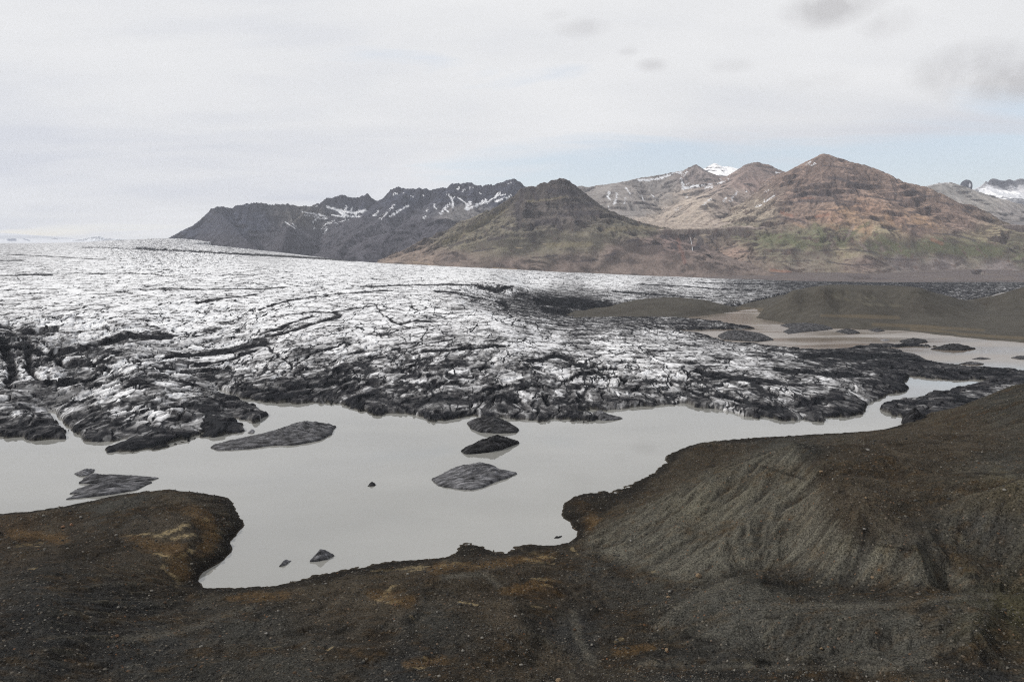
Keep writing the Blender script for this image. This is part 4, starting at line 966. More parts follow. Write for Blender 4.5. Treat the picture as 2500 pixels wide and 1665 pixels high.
def build_mountains():
    DKR = (.050, .044, .048); ORG = (.30, .20, .13); RED = (.24, .12, .085); GRN = (.12, .13, .07); LIL = (.22, .175, .16); CRM = (.42, .33, .22); TNO = (.19, .165, .11)
    gorge = [(DKR, .8, .8, [(6, [(1618, 578), (1646, 574)]), (4, [(1640, 596), (1652, 606)]), (6, [(1698, 574), (1712, 586), (1700, 606)]), (3, [(1725, 580), (1760, 572)]), (2.5, [(1672, 640), (1680, 650)])]), ((.17, .105, .09), .7, .5, [(4, [(1655, 585), (1662, 612)]), (5, [(1668, 620), (1672, 640)])])]
    rmarks = [(GRN, .55, .9, [(11, [(1860, 580), (1930, 585), (1960, 600)]), (8, [(1990, 552), (2010, 575), (2000, 600)]), (4, [(2060, 592), (2100, 556), (2120, 545)]), (9, [(2140, 575), (2180, 600), (2220, 620)]), (13, [(2250, 600), (2330, 610), (2440, 615)]), (8, [(2040, 585), (2060, 600)])]),
              (ORG, .5, .8, [(4, [(2030, 545), (2042, 520)]), (5, [(2040, 520), (2060, 514), (2076, 530)]), (6, [(2163, 528), (2178, 548)]), (4, [(2232, 540), (2262, 546)]), (6, [(2122, 570), (2104, 588)]), (3, [(2150, 545), (2200, 555)]), (4, [(2020, 550), (2045, 560)]), (3, [(1940, 545), (1960, 555)])]),
              (RED, .6, .8, [(3.5, [(1992, 530), (2022, 524)]), (1.6, [(1958, 484), (1988, 484)]), (3, [(1905, 520), (1935, 528)]), (4, [(2275, 585), (2300, 595)]), (3, [(1880, 660), (1930, 664)])]),
              (LIL, .6, .6, [(4, [(2028, 603), (2036, 590)]), (4, [(2100, 592), (2116, 612)]), (3, [(2150, 605), (2158, 612)]), (3.5, [(2072, 575), (2082, 552)])]),
              (DKR, .7, .9, [(4, [(2022, 434), (2045, 436), (2065, 442), (2085, 452)]), (2, [(2085, 450), (2150, 456)]), (3.2, [(1940, 479), (1970, 473), (2000, 476), (2040, 479)]), (2.4, [(1925, 496), (1960, 492), (2000, 492), (2050, 490), (2104, 497)]), (3, [(2044, 497), (2075, 502), (2085, 497)]), (2, [(1995, 512), (2040, 514), (2060, 508)]),
                           (2, [(2090, 475), (2150, 484), (2200, 492)]), (2, [(1972, 451), (2010, 448), (2040, 448)]), (1.8, [(2010, 405), (2050, 408), (2080, 413)]), (2.6, [(1850, 541), (1900, 530), (1950, 538), (1965, 545)]), (1.6, [(1745, 614), (1790, 603), (1802, 598)]), (1.8, [(1800, 618), (1860, 606)]), (2.4, [(1848, 634), (1870, 627)]),
                           (1.6, [(1790, 645), (1830, 638)]), (1.4, [(1890, 610), (1960, 612)]), (1.8, [(2000, 612), (2080, 609), (2140, 617)]), (1.6, [(2020, 640), (2080, 648), (2140, 645)]), (2.4, [(1738, 587), (1765, 570), (1790, 560)]), (3, [(2235, 468), (2258, 480), (2295, 478)]), (2.4, [(2290, 494), (2325, 500)]), (2, [(2218, 518), (2244, 520)]),
                           (2.4, [(2218, 553), (2262, 548)]), (1.8, [(2280, 570), (2340, 575), (2380, 588)]), (1.8, [(2350, 512), (2370, 520)]), (1.4, [(1700, 600), (1740, 592)]), (1.5, [(1900, 640), (1980, 636)]), (1.4, [(2160, 632), (2240, 636)])])] + gorge
    mmarks = [(TNO, .6, .7, [(6, [(1085, 594), (1140, 566), (1190, 536), (1235, 508)]), (2.5, [(1288, 492), (1340, 488), (1384, 479)]), (5, [(1480, 560), (1560, 556), (1620, 562)]), (6, [(1340, 600), (1440, 595)])]),
              (DKR, .75, .8, [(5, [(1276, 463), (1270, 492)]), (5, [(1298, 462), (1310, 486)]), (6, [(1262, 500), (1266, 545), (1262, 560)]), (3.5, [(1228, 555), (1262, 560)]), (7, [(1310, 546), (1360, 540), (1366, 556)]), (5, [(1365, 526), (1410, 520), (1412, 540)]), (5.5, [(1420, 520), (1466, 521)]), (3, [(1240, 578), (1190, 586)]), (2.4, [(1098, 602), (1130, 591)]),
                           (6, [(1380, 506), (1440, 500)]), (3, [(1478, 624), (1502, 620)]), (7, [(1340, 466), (1402, 474)]), (2.4, [(1200, 522), (1240, 506)]), (2, [(1560, 600), (1610, 596)]), (1.8, [(1300, 630), (1360, 624)]), (1.8, [(1150, 615), (1210, 606)]), (2, [(1400, 640), (1460, 634)]), (3, [(1530, 590), (1560, 585)])]),
              (CRM, .6, .3, [(1, [(1148, 584), (1166, 584)]), (1, [(1258, 605), (1276, 606)]), (1.2, [(1010, 640), (1050, 646)]), (.9, [(1325, 596), (1335, 596)]), (.9, [(1200, 655), (1260, 657)])])] + gorge
    bmarks = gorge + [((.11, .085, .075), .6, .9, [(3, [(1820, 402), (1850, 401), (1880, 410)]), (1.3, [(1700, 540), (1760, 505), (1810, 480)]), (1.2, [(1720, 548), (1790, 515), (1860, 480)]), (1.3, [(1740, 552), (1820, 520), (1880, 485)]), (1.2, [(1620, 545), (1650, 520), (1700, 495)]), (1.1, [(1600, 540), (1625, 515), (1650, 500)])])]
    # ---------------- left range, cloud shade put into its dark bluish colours
    sil = [(405, 606, 6500), (428, 592, 6600), (450, 575, 6700), (470, 560, 6800), (490, 541, 6900), (505, 525, 7000), (520, 510, 7050), (540, 505, 7100), (560, 513, 7150), (575, 506, 7200), (600, 500, 7250), (637, 497, 7300), (655, 502, 7350), (700, 500, 7400), (725, 505, 7450), (760, 506, 7500),
           (780, 498, 7550), (800, 486, 7600), (835, 478, 7650), (860, 485, 7680), (878, 484, 7700), (890, 480, 7720), (896, 475, 7720), (903, 484, 7720), (920, 493, 7700), (945, 485, 7650), (955, 466, 7600), (972, 458, 7550), (990, 464, 7500), (1010, 464, 7450), (1030, 461, 7400), (1055, 466, 7400), (1078, 460, 7400), (1092, 460, 7400), (1105, 450, 7350),
           (1125, 451, 7300), (1150, 448, 7300), (1164, 458, 7250), (1176, 455, 7250), (1210, 453, 7200), (1232, 445, 7150), (1254, 439, 7100), (1268, 446, 7100), (1290, 462, 7050), (1330, 500, 6900), (1380, 560, 6700)]
    lo = ([0, 80, 200, 420, 800, 1300, 2100, 4000], [0, 75, 175, 300, 480, 700, 980, 1400])
    lc = ([0, 60, 160, 300, 600, 1100, 2000, 4000], [0, 70, 190, 300, 430, 640, 900, 1400])
    ridges = [(R3(sil), *lo)]
    # spurs towards the viewer
    ridges += [(R3([(520, 510, 7050), (560, 545, 6500), (600, 590, 5900), (640, 618, 5500)]), *lo),
               (R3([(760, 506, 7500), (735, 530, 7000), (700, 560, 6400), (690, 600, 5800)]), *lo),
               (R3([(1000, 464, 7450), (930, 540, 6700), (860, 580, 6100), (820, 620, 5600)]), *([0, 100, 400, 900, 2000, 4000], [0, 40, 190, 420, 800, 1300])),
               (R3([(1150, 510, 6700), (1080, 525, 6400), (980, 560, 6000), (900, 610, 5500)]), *([0, 100, 400, 900, 2000, 4000], [0, 30, 150, 380, 800, 1300]))]
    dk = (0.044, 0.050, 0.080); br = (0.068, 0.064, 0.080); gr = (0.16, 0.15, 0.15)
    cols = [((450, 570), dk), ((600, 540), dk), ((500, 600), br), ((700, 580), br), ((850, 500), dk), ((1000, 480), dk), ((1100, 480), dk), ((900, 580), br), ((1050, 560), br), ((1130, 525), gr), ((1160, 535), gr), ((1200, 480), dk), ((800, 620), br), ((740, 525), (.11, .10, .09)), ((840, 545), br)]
    snow = [(2.6, [(1095, 475), (1104, 488), (1106, 508)]), (3.2, [(1075, 523), (1085, 510), (1097, 497)]), (2, [(1085, 510), (1095, 518)]), (2.4, [(1059, 500), (1063, 508)]), (2, [(1034, 533), (1038, 527)]), (1.5, [(1120, 484), (1132, 492), (1140, 500)]), (1.5, [(1110, 482), (1106, 485)]),
            (3.2, [(1136, 510), (1145, 500), (1150, 493)]), (3.6, [(1140, 512), (1155, 506), (1172, 497), (1185, 489)]), (2.6, [(1184, 497), (1200, 488), (1210, 480), (1220, 472)]), (2.6, [(1212, 493), (1226, 486)]), (1.6, [(1237, 487), (1248, 476)]), (1.3, [(1226, 478), (1235, 474)]), (1.2, [(1117, 463), (1120, 456)]), (1.6, [(1130, 469), (1134, 463)]),
            (1.2, [(1146, 464), (1148, 458)]), (1.1, [(1153, 461), (1155, 458)]), (1.2, [(1242, 450), (1247, 446)]), (1, [(1252, 452), (1252, 457)]), (1.2, [(1168, 470), (1175, 474)]), (1.6, [(1222, 478), (1224, 471)]), (1.3, [(1240, 478), (1230, 484)]), (1.4, [(1040, 515), (1044, 511)]), (1, [(1034, 478)]), (1.6, [(1001, 478), (1008, 482)]),
            (3.2, [(800, 506), (820, 512), (845, 518), (870, 520), (893, 514)]), (3, [(845, 505), (842, 518), (838, 526)]), (2.4, [(815, 508), (832, 520), (850, 527)]), (2.6, [(860, 508), (858, 522)]), (2.2, [(880, 512), (868, 526), (850, 530)]), (2, [(810, 525), (840, 530), (880, 529)]),
            (1.2, [(695, 541), (708, 550), (722, 559)]), (1, [(715, 547), (722, 552)]), (1.0, [(735, 517), (760, 522), (800, 530)]), (1.0, [(742, 525), (780, 530)]), (1.0, [(755, 520), (790, 525)]), (1.1, [(762, 543), (775, 533), (800, 534)]), (1.1, [(785, 560), (797, 547), (820, 538)]), (1.3, [(790, 572), (797, 556)]), (1, [(765, 560), (768, 553)]),
            (1, [(820, 545), (850, 536)]), (1.8, [(912, 528), (918, 522), (924, 515)]), (2, [(930, 535), (942, 524), (952, 513), (962, 500)]), (2.6, [(952, 528), (968, 519), (985, 509), (998, 503)]), (1.1, [(960, 476), (968, 472)]), (1.1, [(985, 472)]), (1, [(770, 506), (776, 503)])]
    mountain('mountain_range', 'jagged dark range with snow gullies left of the middle peak', (-4200, 1400), (5000, 8300), 8.5, ridges, cols, snow, 500, e_wl=360, e_amp=50, rock=(0.04, 0.039, 0.047), rock_s=(.75, 1.15), jag=7, gain=1.0, strata=90, strata_k=.25, warp=50, crest=16)
    # ---------------- back ridge with the hanging valley
    sil = [(1330, 500, 8000), (1380, 460, 8000), (1412, 455, 8000), (1435, 457, 8000), (1465, 456, 8000), (1500, 449, 8000), (1540, 441, 8000), (1560, 436, 8050), (1600, 430, 8100), (1640, 422, 8100), (1668, 418, 8100), (1680, 411, 8100), (1698, 402, 8100), (1712, 410, 8050), (1725, 420, 8000), (1760, 432, 7900), (1790, 430, 7800), (1804, 416, 7700),
           (1820, 403, 7600), (1835, 399, 7550), (1850, 397, 7500), (1862, 401, 7500), (1880, 404, 7450), (1892, 413, 7400), (1908, 417, 7350), (1920, 422, 7300), (1960, 430, 7200), (2000, 440, 7100)]
    vb = ([0, 60, 200, 500, 1000, 1700, 2600, 3600], [0, 45, 140, 310, 500, 660, 800, 860])
    ridges = [(R3(sil), *vb), (R3([(1848, 398, 7500), (1800, 440, 7000), (1760, 470, 6500), (1720, 500, 6000)]), *([0, 150, 500, 1000, 2500], [0, 60, 220, 400, 900])),
              (R3([(1500, 449, 8000), (1480, 480, 7300), (1520, 530, 6300), (1600, 556, 5500), (1680, 562, 5050)]), *([0, 200, 500, 1000, 2500], [0, 15, 100, 350, 1200]))]
    tb = (0.20, 0.155, 0.13); tw = (0.26, 0.21, 0.165); gy = (0.15, 0.135, 0.125)
    cols = [((1450, 470), gy), ((1600, 450), gy), ((1700, 430), (.15, .12, .11)), ((1850, 420), (.14, .10, .085)), ((1830, 450), (.19, .13, .11)), ((1550, 510), gy), ((1700, 500), tw), ((1800, 480), tb), ((1650, 540), tw), ((1500, 530), gy), ((1600, 550), tw)]
    snow = [(3, [(1560, 440), (1585, 440), (1610, 436), (1635, 427)]), (1.6, [(1640, 424), (1665, 420)]), (1.4, [(1668, 430), (1678, 420)]), (1.6, [(1659, 425), (1664, 422)]), (2.6, [(1664, 437), (1667, 448), (1666, 462)]), (2.8, [(1668, 461), (1684, 458), (1704, 453)]), (1.4, [(1668, 462), (1680, 447)]), (1.3, [(1712, 454), (1728, 452), (1738, 448)]), (2.2, [(1722, 460), (1740, 455)]),
            (1.5, [(1750, 449), (1769, 443)]), (1.2, [(1755, 438), (1762, 436)]), (1.2, [(1776, 437), (1779, 435)]), (2.2, [(1488, 469), (1483, 480), (1489, 487)]), (2, [(1507, 473), (1504, 486), (1499, 499)]), (1.6, [(1528, 458), (1533, 466), (1539, 475)]), (1.6, [(1527, 483), (1523, 497)]), (1.3, [(1565, 476), (1570, 486), (1573, 492)]), (1, [(1592, 476), (1600, 483)]),
            (1.4, [(1717, 501), (1728, 491), (1737, 485)]), (1.5, [(1767, 494), (1770, 486), (1774, 482)]), (1.2, [(1785, 486), (1790, 480), (1800, 468)]), (1.1, [(1783, 492), (1790, 488)]), (1.2, [(1820, 469), (1824, 466)]), (1, [(1675, 484), (1678, 480)]), (1.2, [(1876, 442), (1881, 440)]), (2.6, [(1896, 423), (1908, 424)]), (2.2, [(1900, 430), (1912, 427)]), (1, [(1650, 515), (1660, 505)]), (1, [(1486, 505)])]
    def vpost(X, Y, H):
        # the valley mouth ends in a cliff above the plain
        lim = -30 + np.clip((Y - 4890), 0, 9999) * 3.6
        return np.minimum(H, lim)
    mountain('mountain', 'brown back ridge with snow patches above the hanging valley', (500, 4600), (4700, 8800), 9, ridges, cols, snow, 600, e_wl=300, e_amp=34, rock=(0.075, 0.066, 0.066), rock_s=(.75, 1.1), strata=80, strata_k=.25, jag=5, post=vpost, marks=bmarks)
    # ---------------- snow peak behind
    sil = [(1700, 430, 9900), (1725, 413, 9900), (1737, 403, 9900), (1745, 399, 9900), (1755, 404, 9900), (1765, 408, 9900), (1780, 408, 9900), (1800, 413, 9900), (1830, 425, 9900)]
    dl = ([0, 200, 600, 1500], [0, 110, 300, 700])
    mountain('mountain', 'white snow peak behind the brown ridge', (2400, 3700), (9200, 10400), 10, [(R3(sil), *dl)], [((1750, 410), (.8, .8, .83)), ((1790, 420), (.8, .8, .83))], None, 650, e_wl=200, e_amp=22, rock=(0.11, 0.105, 0.11), rock_s=(.78, 1.0), strata_k=.3, jag=8, warp=20)
    # ---------------- middle peak
    sil = [(985, 650, 4300), (1020, 627, 4400), (1060, 604, 4500), (1095, 582, 4600), (1130, 560, 4700), (1165, 538, 4800), (1200, 515, 4880), (1225, 499, 4930), (1245, 485, 4960), (1262, 474, 4990), (1272, 463, 5000), (1285, 458, 5000), (1300, 456, 5000), (1308, 459, 5000), (1318, 450, 5000), (1335, 447, 5000), (1348, 442, 5000), (1358, 441, 5000), (1366, 437, 5000), (1376, 439, 5000),
           (1388, 443, 5020), (1400, 451, 5040), (1415, 462, 5060), (1435, 479, 5100), (1455, 495, 5130), (1473, 508, 5150), (1510, 524, 5150), (1560, 543, 5120), (1610, 555, 5080), (1655, 562, 5020), (1685, 568, 4980)]
    mp = ([0, 40, 120, 200, 420, 800, 1200, 1800, 3000], [0, 50, 130, 190, 300, 450, 580, 720, 1000])
    ridges = [(R3(sil), *mp),
              (R3([(1262, 474, 4990), (1285, 490, 4850), (1270, 540, 4600), (1255, 590, 4350), (1250, 640, 4050)]), *([0, 60, 160, 400, 900, 2000], [0, 55, 120, 230, 440, 900])),
              (R3([(1430, 480, 5100), (1450, 530, 4850), (1480, 570, 4600), (1500, 620, 4300), (1500, 655, 4050)]), *([0, 60, 160, 400, 900, 2000], [0, 40, 90, 200, 420, 900])),
              (R3([(1600, 556, 5080), (1600, 590, 4700), (1590, 640, 4300)]), *([0, 60, 160, 400, 900, 2000], [0, 40, 90, 200, 420, 900]))]
    rb = (0.115, 0.085, 0.072); ol = (0.095, 0.085, 0.058); gt = (0.12, 0.105, 0.07); dr = (0.07, 0.058, 0.052)
    cols = [((1350, 460), dr), ((1300, 520), dr), ((1400, 530), dr), ((1200, 530), gt), ((1120, 590), gt), ((1250, 600), ol), ((1350, 590), ol), ((1450, 590), gt), ((1100, 630), rb), ((1250, 650), rb), ((1400, 650), rb), ((1550, 640), rb), ((1500, 560), ol), ((1560, 560), ol), ((1600, 600), (.12, .085, .075)), ((1640, 590), (.13, .09, .08)), ((1030, 636), (.15, .11, .085)), ((1650, 650), rb), ((1500, 610), rb)]
    trace = [(1.1, [(1143, 583), (1166, 584)])]
    mountain('mountain', 'steep dark peak with banded cliffs in the middle', (-900, 1500), (3750, 5900), 5.5, ridges, cols, None, 700, e_wl=230, e_amp=40, rock=(0.045, 0.04, 0.04), rock_s=(.52, .85), strata=62, strata_k=.6, jag=7, warp=35, foot=3860, marks=mmarks)
    # ---------------- right mountain
    sil = [(1900, 425, 7000), (1925, 421, 6700), (1950, 407, 6350), (1975, 394, 6050), (1990, 387, 5900), (2002, 380, 5820), (2008, 377, 5800), (2024, 379, 5800), (2034, 385, 5780), (2060, 392, 5750), (2100, 402, 5700), (2130, 411, 5650), (2160, 423, 5600), (2180, 433, 5560), (2200, 443, 5530), (2230, 452, 5500), (2262, 458, 5460), (2290, 471, 5420), (2330, 494, 5380), (2365, 518, 5330), (2400, 540, 5290), (2430, 554, 5240), (2470, 572, 5200), (2500, 586, 5150), (2560, 612, 5050), (2700, 650, 4800)]
    rm = ([0, 60, 200, 450, 800, 1200, 1600, 2100, 3000], [0, 30, 125, 300, 540, 770, 930, 1010, 1120])
    ridges = [(R3(sil), *rm),
              (R3([(2008, 379, 5800), (1975, 415, 5680), (1935, 455, 5560), (1890, 490, 5450), (1840, 520, 5330), (1790, 545, 5200), (1740, 562, 5050), (1712, 572, 4980)]), *([0, 60, 200, 450, 800, 1200, 2000], [0, 32, 130, 280, 450, 620, 900])),
              (R3([(2050, 392, 5760), (2060, 450, 5450), (2050, 510, 5150), (2030, 560, 4900), (2000, 610, 4600), (1980, 650, 4300)]), *([0, 60, 200, 450, 900, 2000], [0, 15, 75, 190, 420, 900])),
              (R3([(2200, 446, 5530), (2210, 500, 5250), (2230, 550, 5000), (2260, 600, 4700), (2280, 640, 4400)]), *([0, 60, 200, 450, 900, 2000], [0, 15, 75, 190, 420, 900])),
              (R3([(1890, 490, 5450), (1870, 545, 5100), (1850, 590, 4800), (1820, 630, 4500)]), *([0, 60, 200, 450, 900, 2000], [0, 20, 80, 190, 420, 900]))]
    bn = (0.175, 0.115, 0.088); rd = (0.22, 0.13, 0.085); orr = (0.27, 0.165, 0.09); gn = (0.085, 0.088, 0.045); gn2 = (0.10, 0.098, 0.055); tw = (0.25, 0.205, 0.15); lil = (0.14, 0.115, 0.11); oy = (0.2, 0.165, 0.095)
    cols = [((2010, 400), bn), ((2100, 430), bn), ((1960, 430), bn), ((2200, 480), bn), ((2050, 470), bn), ((1950, 480), bn), ((2030, 530), rd), ((2080, 525), orr), ((2110, 510), rd), ((2100, 560), orr), ((2190, 540), rd), ((2160, 560), oy), ((2250, 545), orr), ((2240, 560), bn), ((2300, 520), bn), ((2350, 550), bn),
            ((1950, 530), bn), ((1900, 560), (.12, .095, .07)), ((1920, 585), gn), ((1860, 590), gn2), ((1990, 570), gn2), ((2000, 590), gn), ((2040, 590), gn2), ((2080, 570), gn), ((2130, 600), gn), ((2180, 610), gn), ((2250, 600), gn), ((2300, 600), gn), ((2400, 600), gn), ((2420, 580), oy), ((2480, 600), gn2), ((2490, 630), gn),
            ((2050, 610), oy), ((2110, 580), oy), ((1800, 570), gn2), ((1760, 590), (.13, .10, .075)), ((1800, 620), bn), ((1900, 620), (.12, .105, .07)), ((2000, 625), (.12, .10, .075)), ((2200, 640), lil), ((2100, 640), (.14, .10, .085)), ((1850, 650), (.15, .115, .09)), ((1950, 660), (.16, .13, .10)), ((1730, 650), bn), ((2300, 650), lil), ((2450, 650), lil),
            ((1850, 500), tw), ((1800, 520), tw), ((1750, 545), tw), ((1880, 470), (.21, .155, .12)), ((1720, 555), tw), ((1920, 440), bn), ((2000, 480), (.15, .105, .085)), ((1700, 610), (.12, .085, .075))]
    snow = [(1.3, [(1845, 506), (1857, 499)]), (1.6, [(1864, 494), (1880, 485), (1892, 476)]), (1.2, [(1974, 404), (1990, 399)]), (1.1, [(1968, 402), (1980, 395)]), (1.3, [(1869, 468), (1878, 463)]), (1.3, [(2185, 473)]), (1.0, [(1942, 441)])]
    mountain('mountain', 'large brown banded mountain with green lower slopes at right', (1050, 4900), (4000, 7200), 6.5, ridges, cols, snow, 800, e_wl=300, e_amp=42, rock=(0.07, 0.055, 0.053), rock_s=(.58, .9), strata=70, strata_k=.5, jag=6, warp=45, foot=4120, marks=rmarks)
    # ---------------- far right mountains
    sil = [(2180, 480, 7800), (2240, 462, 7800), (2265, 455, 7800), (2290, 448, 7800), (2322, 446, 7800), (2345, 455, 7800), (2362, 462, 7750), (2385, 475, 7700), (2420, 492, 7600), (2460, 505, 7500), (2520, 530, 7400), (2600, 560, 7300)]
    ms = ([0, 200, 600, 1200, 2500], [0, 90, 270, 560, 1000])
    cols = [((2300, 470), (.15, .14, .13)), ((2400, 500), (.17, .155, .14)), ((2350, 540), (.19, .17, .155)), ((2450, 530), (.18, .16, .15)), ((2480, 570), (.09, .085, .09))]
    mountain('mountain', 'pale grey slope behind the big brown mountain at right edge', (4200, 6800), (6300, 8500), 10, [(R3(sil), *ms)], cols, [(1.6, [(2258, 456), (2275, 452), (2288, 449)]), (1.3, [(2295, 447), (2318, 446)]), (1.2, [(2321, 455)])], 850, e_wl=260, e_amp=25, rock_s=(.8, 1.2), strata_k=.2, jag=4)
    sil = [(2366, 466, 10500), (2380, 462, 10500), (2395, 455, 10500), (2403, 448, 10500), (2407, 443, 10500), (2411, 446, 10500), (2420, 438, 10500), (2427, 437, 10500), (2440, 441, 10500), (2452, 443, 10500), (2464, 439, 10500), (2475, 443, 10500), (2490, 437, 10500), (2500, 438, 10500), (2530, 442, 10500), (2600, 460, 10500), (2700, 480, 10500)]
    ms = ([0, 60, 150, 400, 900, 2000], [0, 95, 170, 280, 520, 900])
    cols = [((2450, 450), (.06, .06, .07)), ((2450, 480), (.8, .8, .83)), ((2400, 465), (.5, .5, .52)), ((2480, 500), (.08, .08, .09)), ((2430, 500), (.16, .15, .15))]
    mountain('mountain', 'distant jagged black crest over a snow slope at right edge', (6600, 9600), (9400, 11500), 11, [(R3(sil), *ms)], cols, [(6, [(2410, 455), (2430, 470), (2460, 477), (2500, 482)]), (5, [(2392, 463), (2400, 470)]), (4, [(2420, 478), (2450, 490)])], 870, e_wl=200, e_amp=25, rock=(0.05, 0.05, 0.06), rock_s=(.9, 1.4), strata_k=.2, jag=9, warp=15)
    # ---------------- icecap, far left
    X, Y = np.meshgrid(np.linspace(-14500, -3500, 500), np.linspace(9000, 13800, 260), indexing='ij')
    pr = np.interp(1250 + FPX * X / 12500, [-400, -100, 0, 25, 60, 100, 125, 150, 200, 240, 300, 420, 600], [566, 568, 570.5, 571, 573, 576, 578, 586, 586, 586, 588, 590, 596])
    top = CAM_H + (640 - pr) / FPX * 12500
    H = top - ((Y - 12500) / 900.0) ** 2 * 18 + fbm(X / 500, Y / 500, 4, 901) * 6
    n = fbm(X / 160, Y / 160, 4, 905)
    U, Vp = to_pix(X, Y, H)
    st = stroke(U + n * 4, Vp + n * 2, [(3.2, [(20, 586), (38, 586)]), (1.3, [(58, 584), (72, 588)])])
    col = np.zeros(X.shape + (3,)) + np.array((.62, .64, .68))
    m = sstep(.5, .8, st + n * .4)
    col = col + (np.array((.22, .24, .30)) - col) * m[..., None]
    grid_mesh('icecap', X, Y, H, col, M_ICECAP, props={'kind': 'structure', 'label': 'smooth white icecap on the far left horizon'})
    # two dark rock islands poking out of the icecap
    for (sil, lab, sn) in (([(120, 588, 11500), (127, 584, 11500), (134, 581, 11500), (140, 583, 11500), (145, 588, 11500)], 'small dark pointed rock outcrop on the far icecap', 3),
                           ([(155, 588, 11000), (185, 585.5, 11000), (205, 582, 11000), (225, 577.5, 11000), (244, 576.5, 11000), (256, 581, 11000), (300, 584, 11000), (340, 588, 11000)], 'low snow-streaked rock ridge on the far left horizon', 4)):
        p = R3(sil); xs = [q[0] for q in p]; yc = p[0][1]
        mountain('rock_outcrop', lab, (min(xs) - 200, max(xs) + 200), (yc - 450, yc + 300), 12, [(p, [0, 60, 200, 600], [0, 50, 140, 500])], [((u, v), (.16, .17, .2) if sn == 3 else (.45, .47, .5)) for u, v, _ in sil], None, 920 + sn, e_wl=150, e_amp=15, rock=(.14, .15, .18), rock_s=(.7, 1), strata_k=0, jag=6, warp=5)
build_mountains()

# ------------------------------------------------------------------ small objects
rng = np.random.default_rng(7)
def solid_mesh(name, V, F, mat, props, col=None, smooth=False):
    me = bpy.data.meshes.new(name)
    me.from_pydata([tuple(map(float, v)) for v in V], [], [tuple(map(int, f)) for f in F])
    if col is not None:
        at = me.color_attributes.new('Col', 'FLOAT_COLOR', 'POINT')
        rgba = np.ones((len(V), 4), f32); rgba[:, :3] = col
        at.data.foreach_set('color', rgba.reshape(-1))
    me.materials.append(mat)
    if smooth:
        me.polygons.foreach_set('use_smooth', np.ones(len(me.polygons), bool))
    o = bpy.data.objects.new(name, me); COL.objects.link(o)
    for k, v in props.items(): o[k] = v
    return o

def berg(outline, h, label, seed, peak=None, tilt=0.0, light=0.35, name='iceberg', cat='iceberg', z0=0.0, cell=None, group='ash-covered icebergs floating in the lakes', prof=0.35):
    """outline: waterline traced in the photo. A lump of ice whose top is highest near peak and rough all over"""
    W = uvz(outline)
    cen = W.mean(0); L = (W - cen); ext = L.max(0) - L.min(0)
    n = 110
    gx = np.linspace(L[:, 0].min() - .5, L[:, 0].max() + .5, n); gy = np.linspace(L[:, 1].min() - .5, L[:, 1].max() + .5, n)
    X, Y = np.meshgrid(gx, gy, indexing='ij')
    sc = min(2.2, max(1.0, math.hypot(*ext) / 14))
    wx = fbm(X / sc / 2.5, Y / sc / 2.5, 4, seed) * 0.9 * sc * .35
    sd = seg_dist(X + wx, Y + wx, L, True)
    mx = sd.max()
    sd = sd + fbm(X / 1.6, Y / 1.6, 4, seed + 2, gain=.6) * .45 * min(1, mx / 4)
    t = np.clip(sd / mx, 0, 1)
    if peak is not None:
        px, py = on_z(*peak, h * .6); px -= cen[0]; py -= cen[1]
    else: px, py = 0, 0
    pk = np.exp(-(((X - px) / (ext[0] * .38)) ** 2 + ((Y - py) / (ext[1] * .45)) ** 2))
    dirn = 0.35
    a = X * math.cos(dirn) + Y * math.sin(dirn); b = -X * math.sin(dirn) + Y * math.cos(dirn)
    st = fbm(a / sc / 5, b / sc / 1.1, 5, seed + 5, ridged=True, gain=.6)
    lump = fbm(X / sc / 3, Y / sc / 3, 4, seed + 9)
    Z = h * (t ** prof) * (0.35 + 0.65 * pk) * (1 + .6 * lump + .42 * st) + h * .12 * st
    Z = np.where(sd > 0, np.maximum(Z, .12), np.maximum(-1.5, sd * 1.5 - .1))
    n1 = fbm(a / sc / 3, b / sc / .8, 5, seed + 15, gain=.65)
    D = 0.98 - light + .55 * n1 - .22 * st
    v = np.interp(D, [0.15, .4, .6, .8, 1.0], [.27, .11, .042, .018, .009])
    col = np.stack([v, v, v * 1.06], -1)
    wet = sstep(.5, .1, Z)
    col = col * (1 - .35 * wet)[..., None]
    o = grid_mesh(name, X, Y, Z + z0, col, M_BERG, keep=(sd > -0.9), props={'label': label, 'category': cat, 'group': group})
    o.location = (cen[0], cen[1], 0)
    return o

berg([(513, 1093), (520, 1088), (560, 1078), (620, 1066), (665, 1058), (705, 1046), (745, 1036), (775, 1040), (815, 1043), (823, 1041), (812, 1050), (810, 1060), (780, 1076), (720, 1087), (660, 1088), (610, 1096), (560, 1099), (530, 1099)], 4.2, 'long dark iceberg, largest of those afloat, tapering to the left', 11, peak=(745, 1040), light=.36)
berg([(1140, 1034), (1160, 1026), (1200, 1026), (1240, 1034), (1268, 1050), (1260, 1057), (1215, 1058), (1175, 1056), (1150, 1047)], 4.5, 'dark iceberg just off the glacier front, topmost of three in a column', 12, peak=(1195, 1032), light=.2)
berg([(1126, 1102), (1140, 1094), (1175, 1084), (1205, 1076), (1245, 1078), (1268, 1082), (1250, 1088), (1225, 1098), (1195, 1104), (1160, 1108), (1135, 1109)], 4.8, 'blackest iceberg with pale broken right end, middle of three in a column', 13, peak=(1215, 1082), light=.1)
berg([(1053, 1171), (1080, 1160), (1100, 1148), (1130, 1141), (1170, 1139), (1205, 1142), (1225, 1153), (1261, 1157), (1240, 1167), (1210, 1176), (1180, 1190), (1155, 1196), (1110, 1194), (1070, 1186)], 3.6, 'broad grey streaked iceberg, lowest of three in a column', 14, peak=(1180, 1142), light=.42)
berg([(897, 1187), (903, 1181), (914, 1180), (917, 1184), (912, 1187)], 1.1, 'tiny black iceberg alone in the middle of the lake', 15, light=.15)
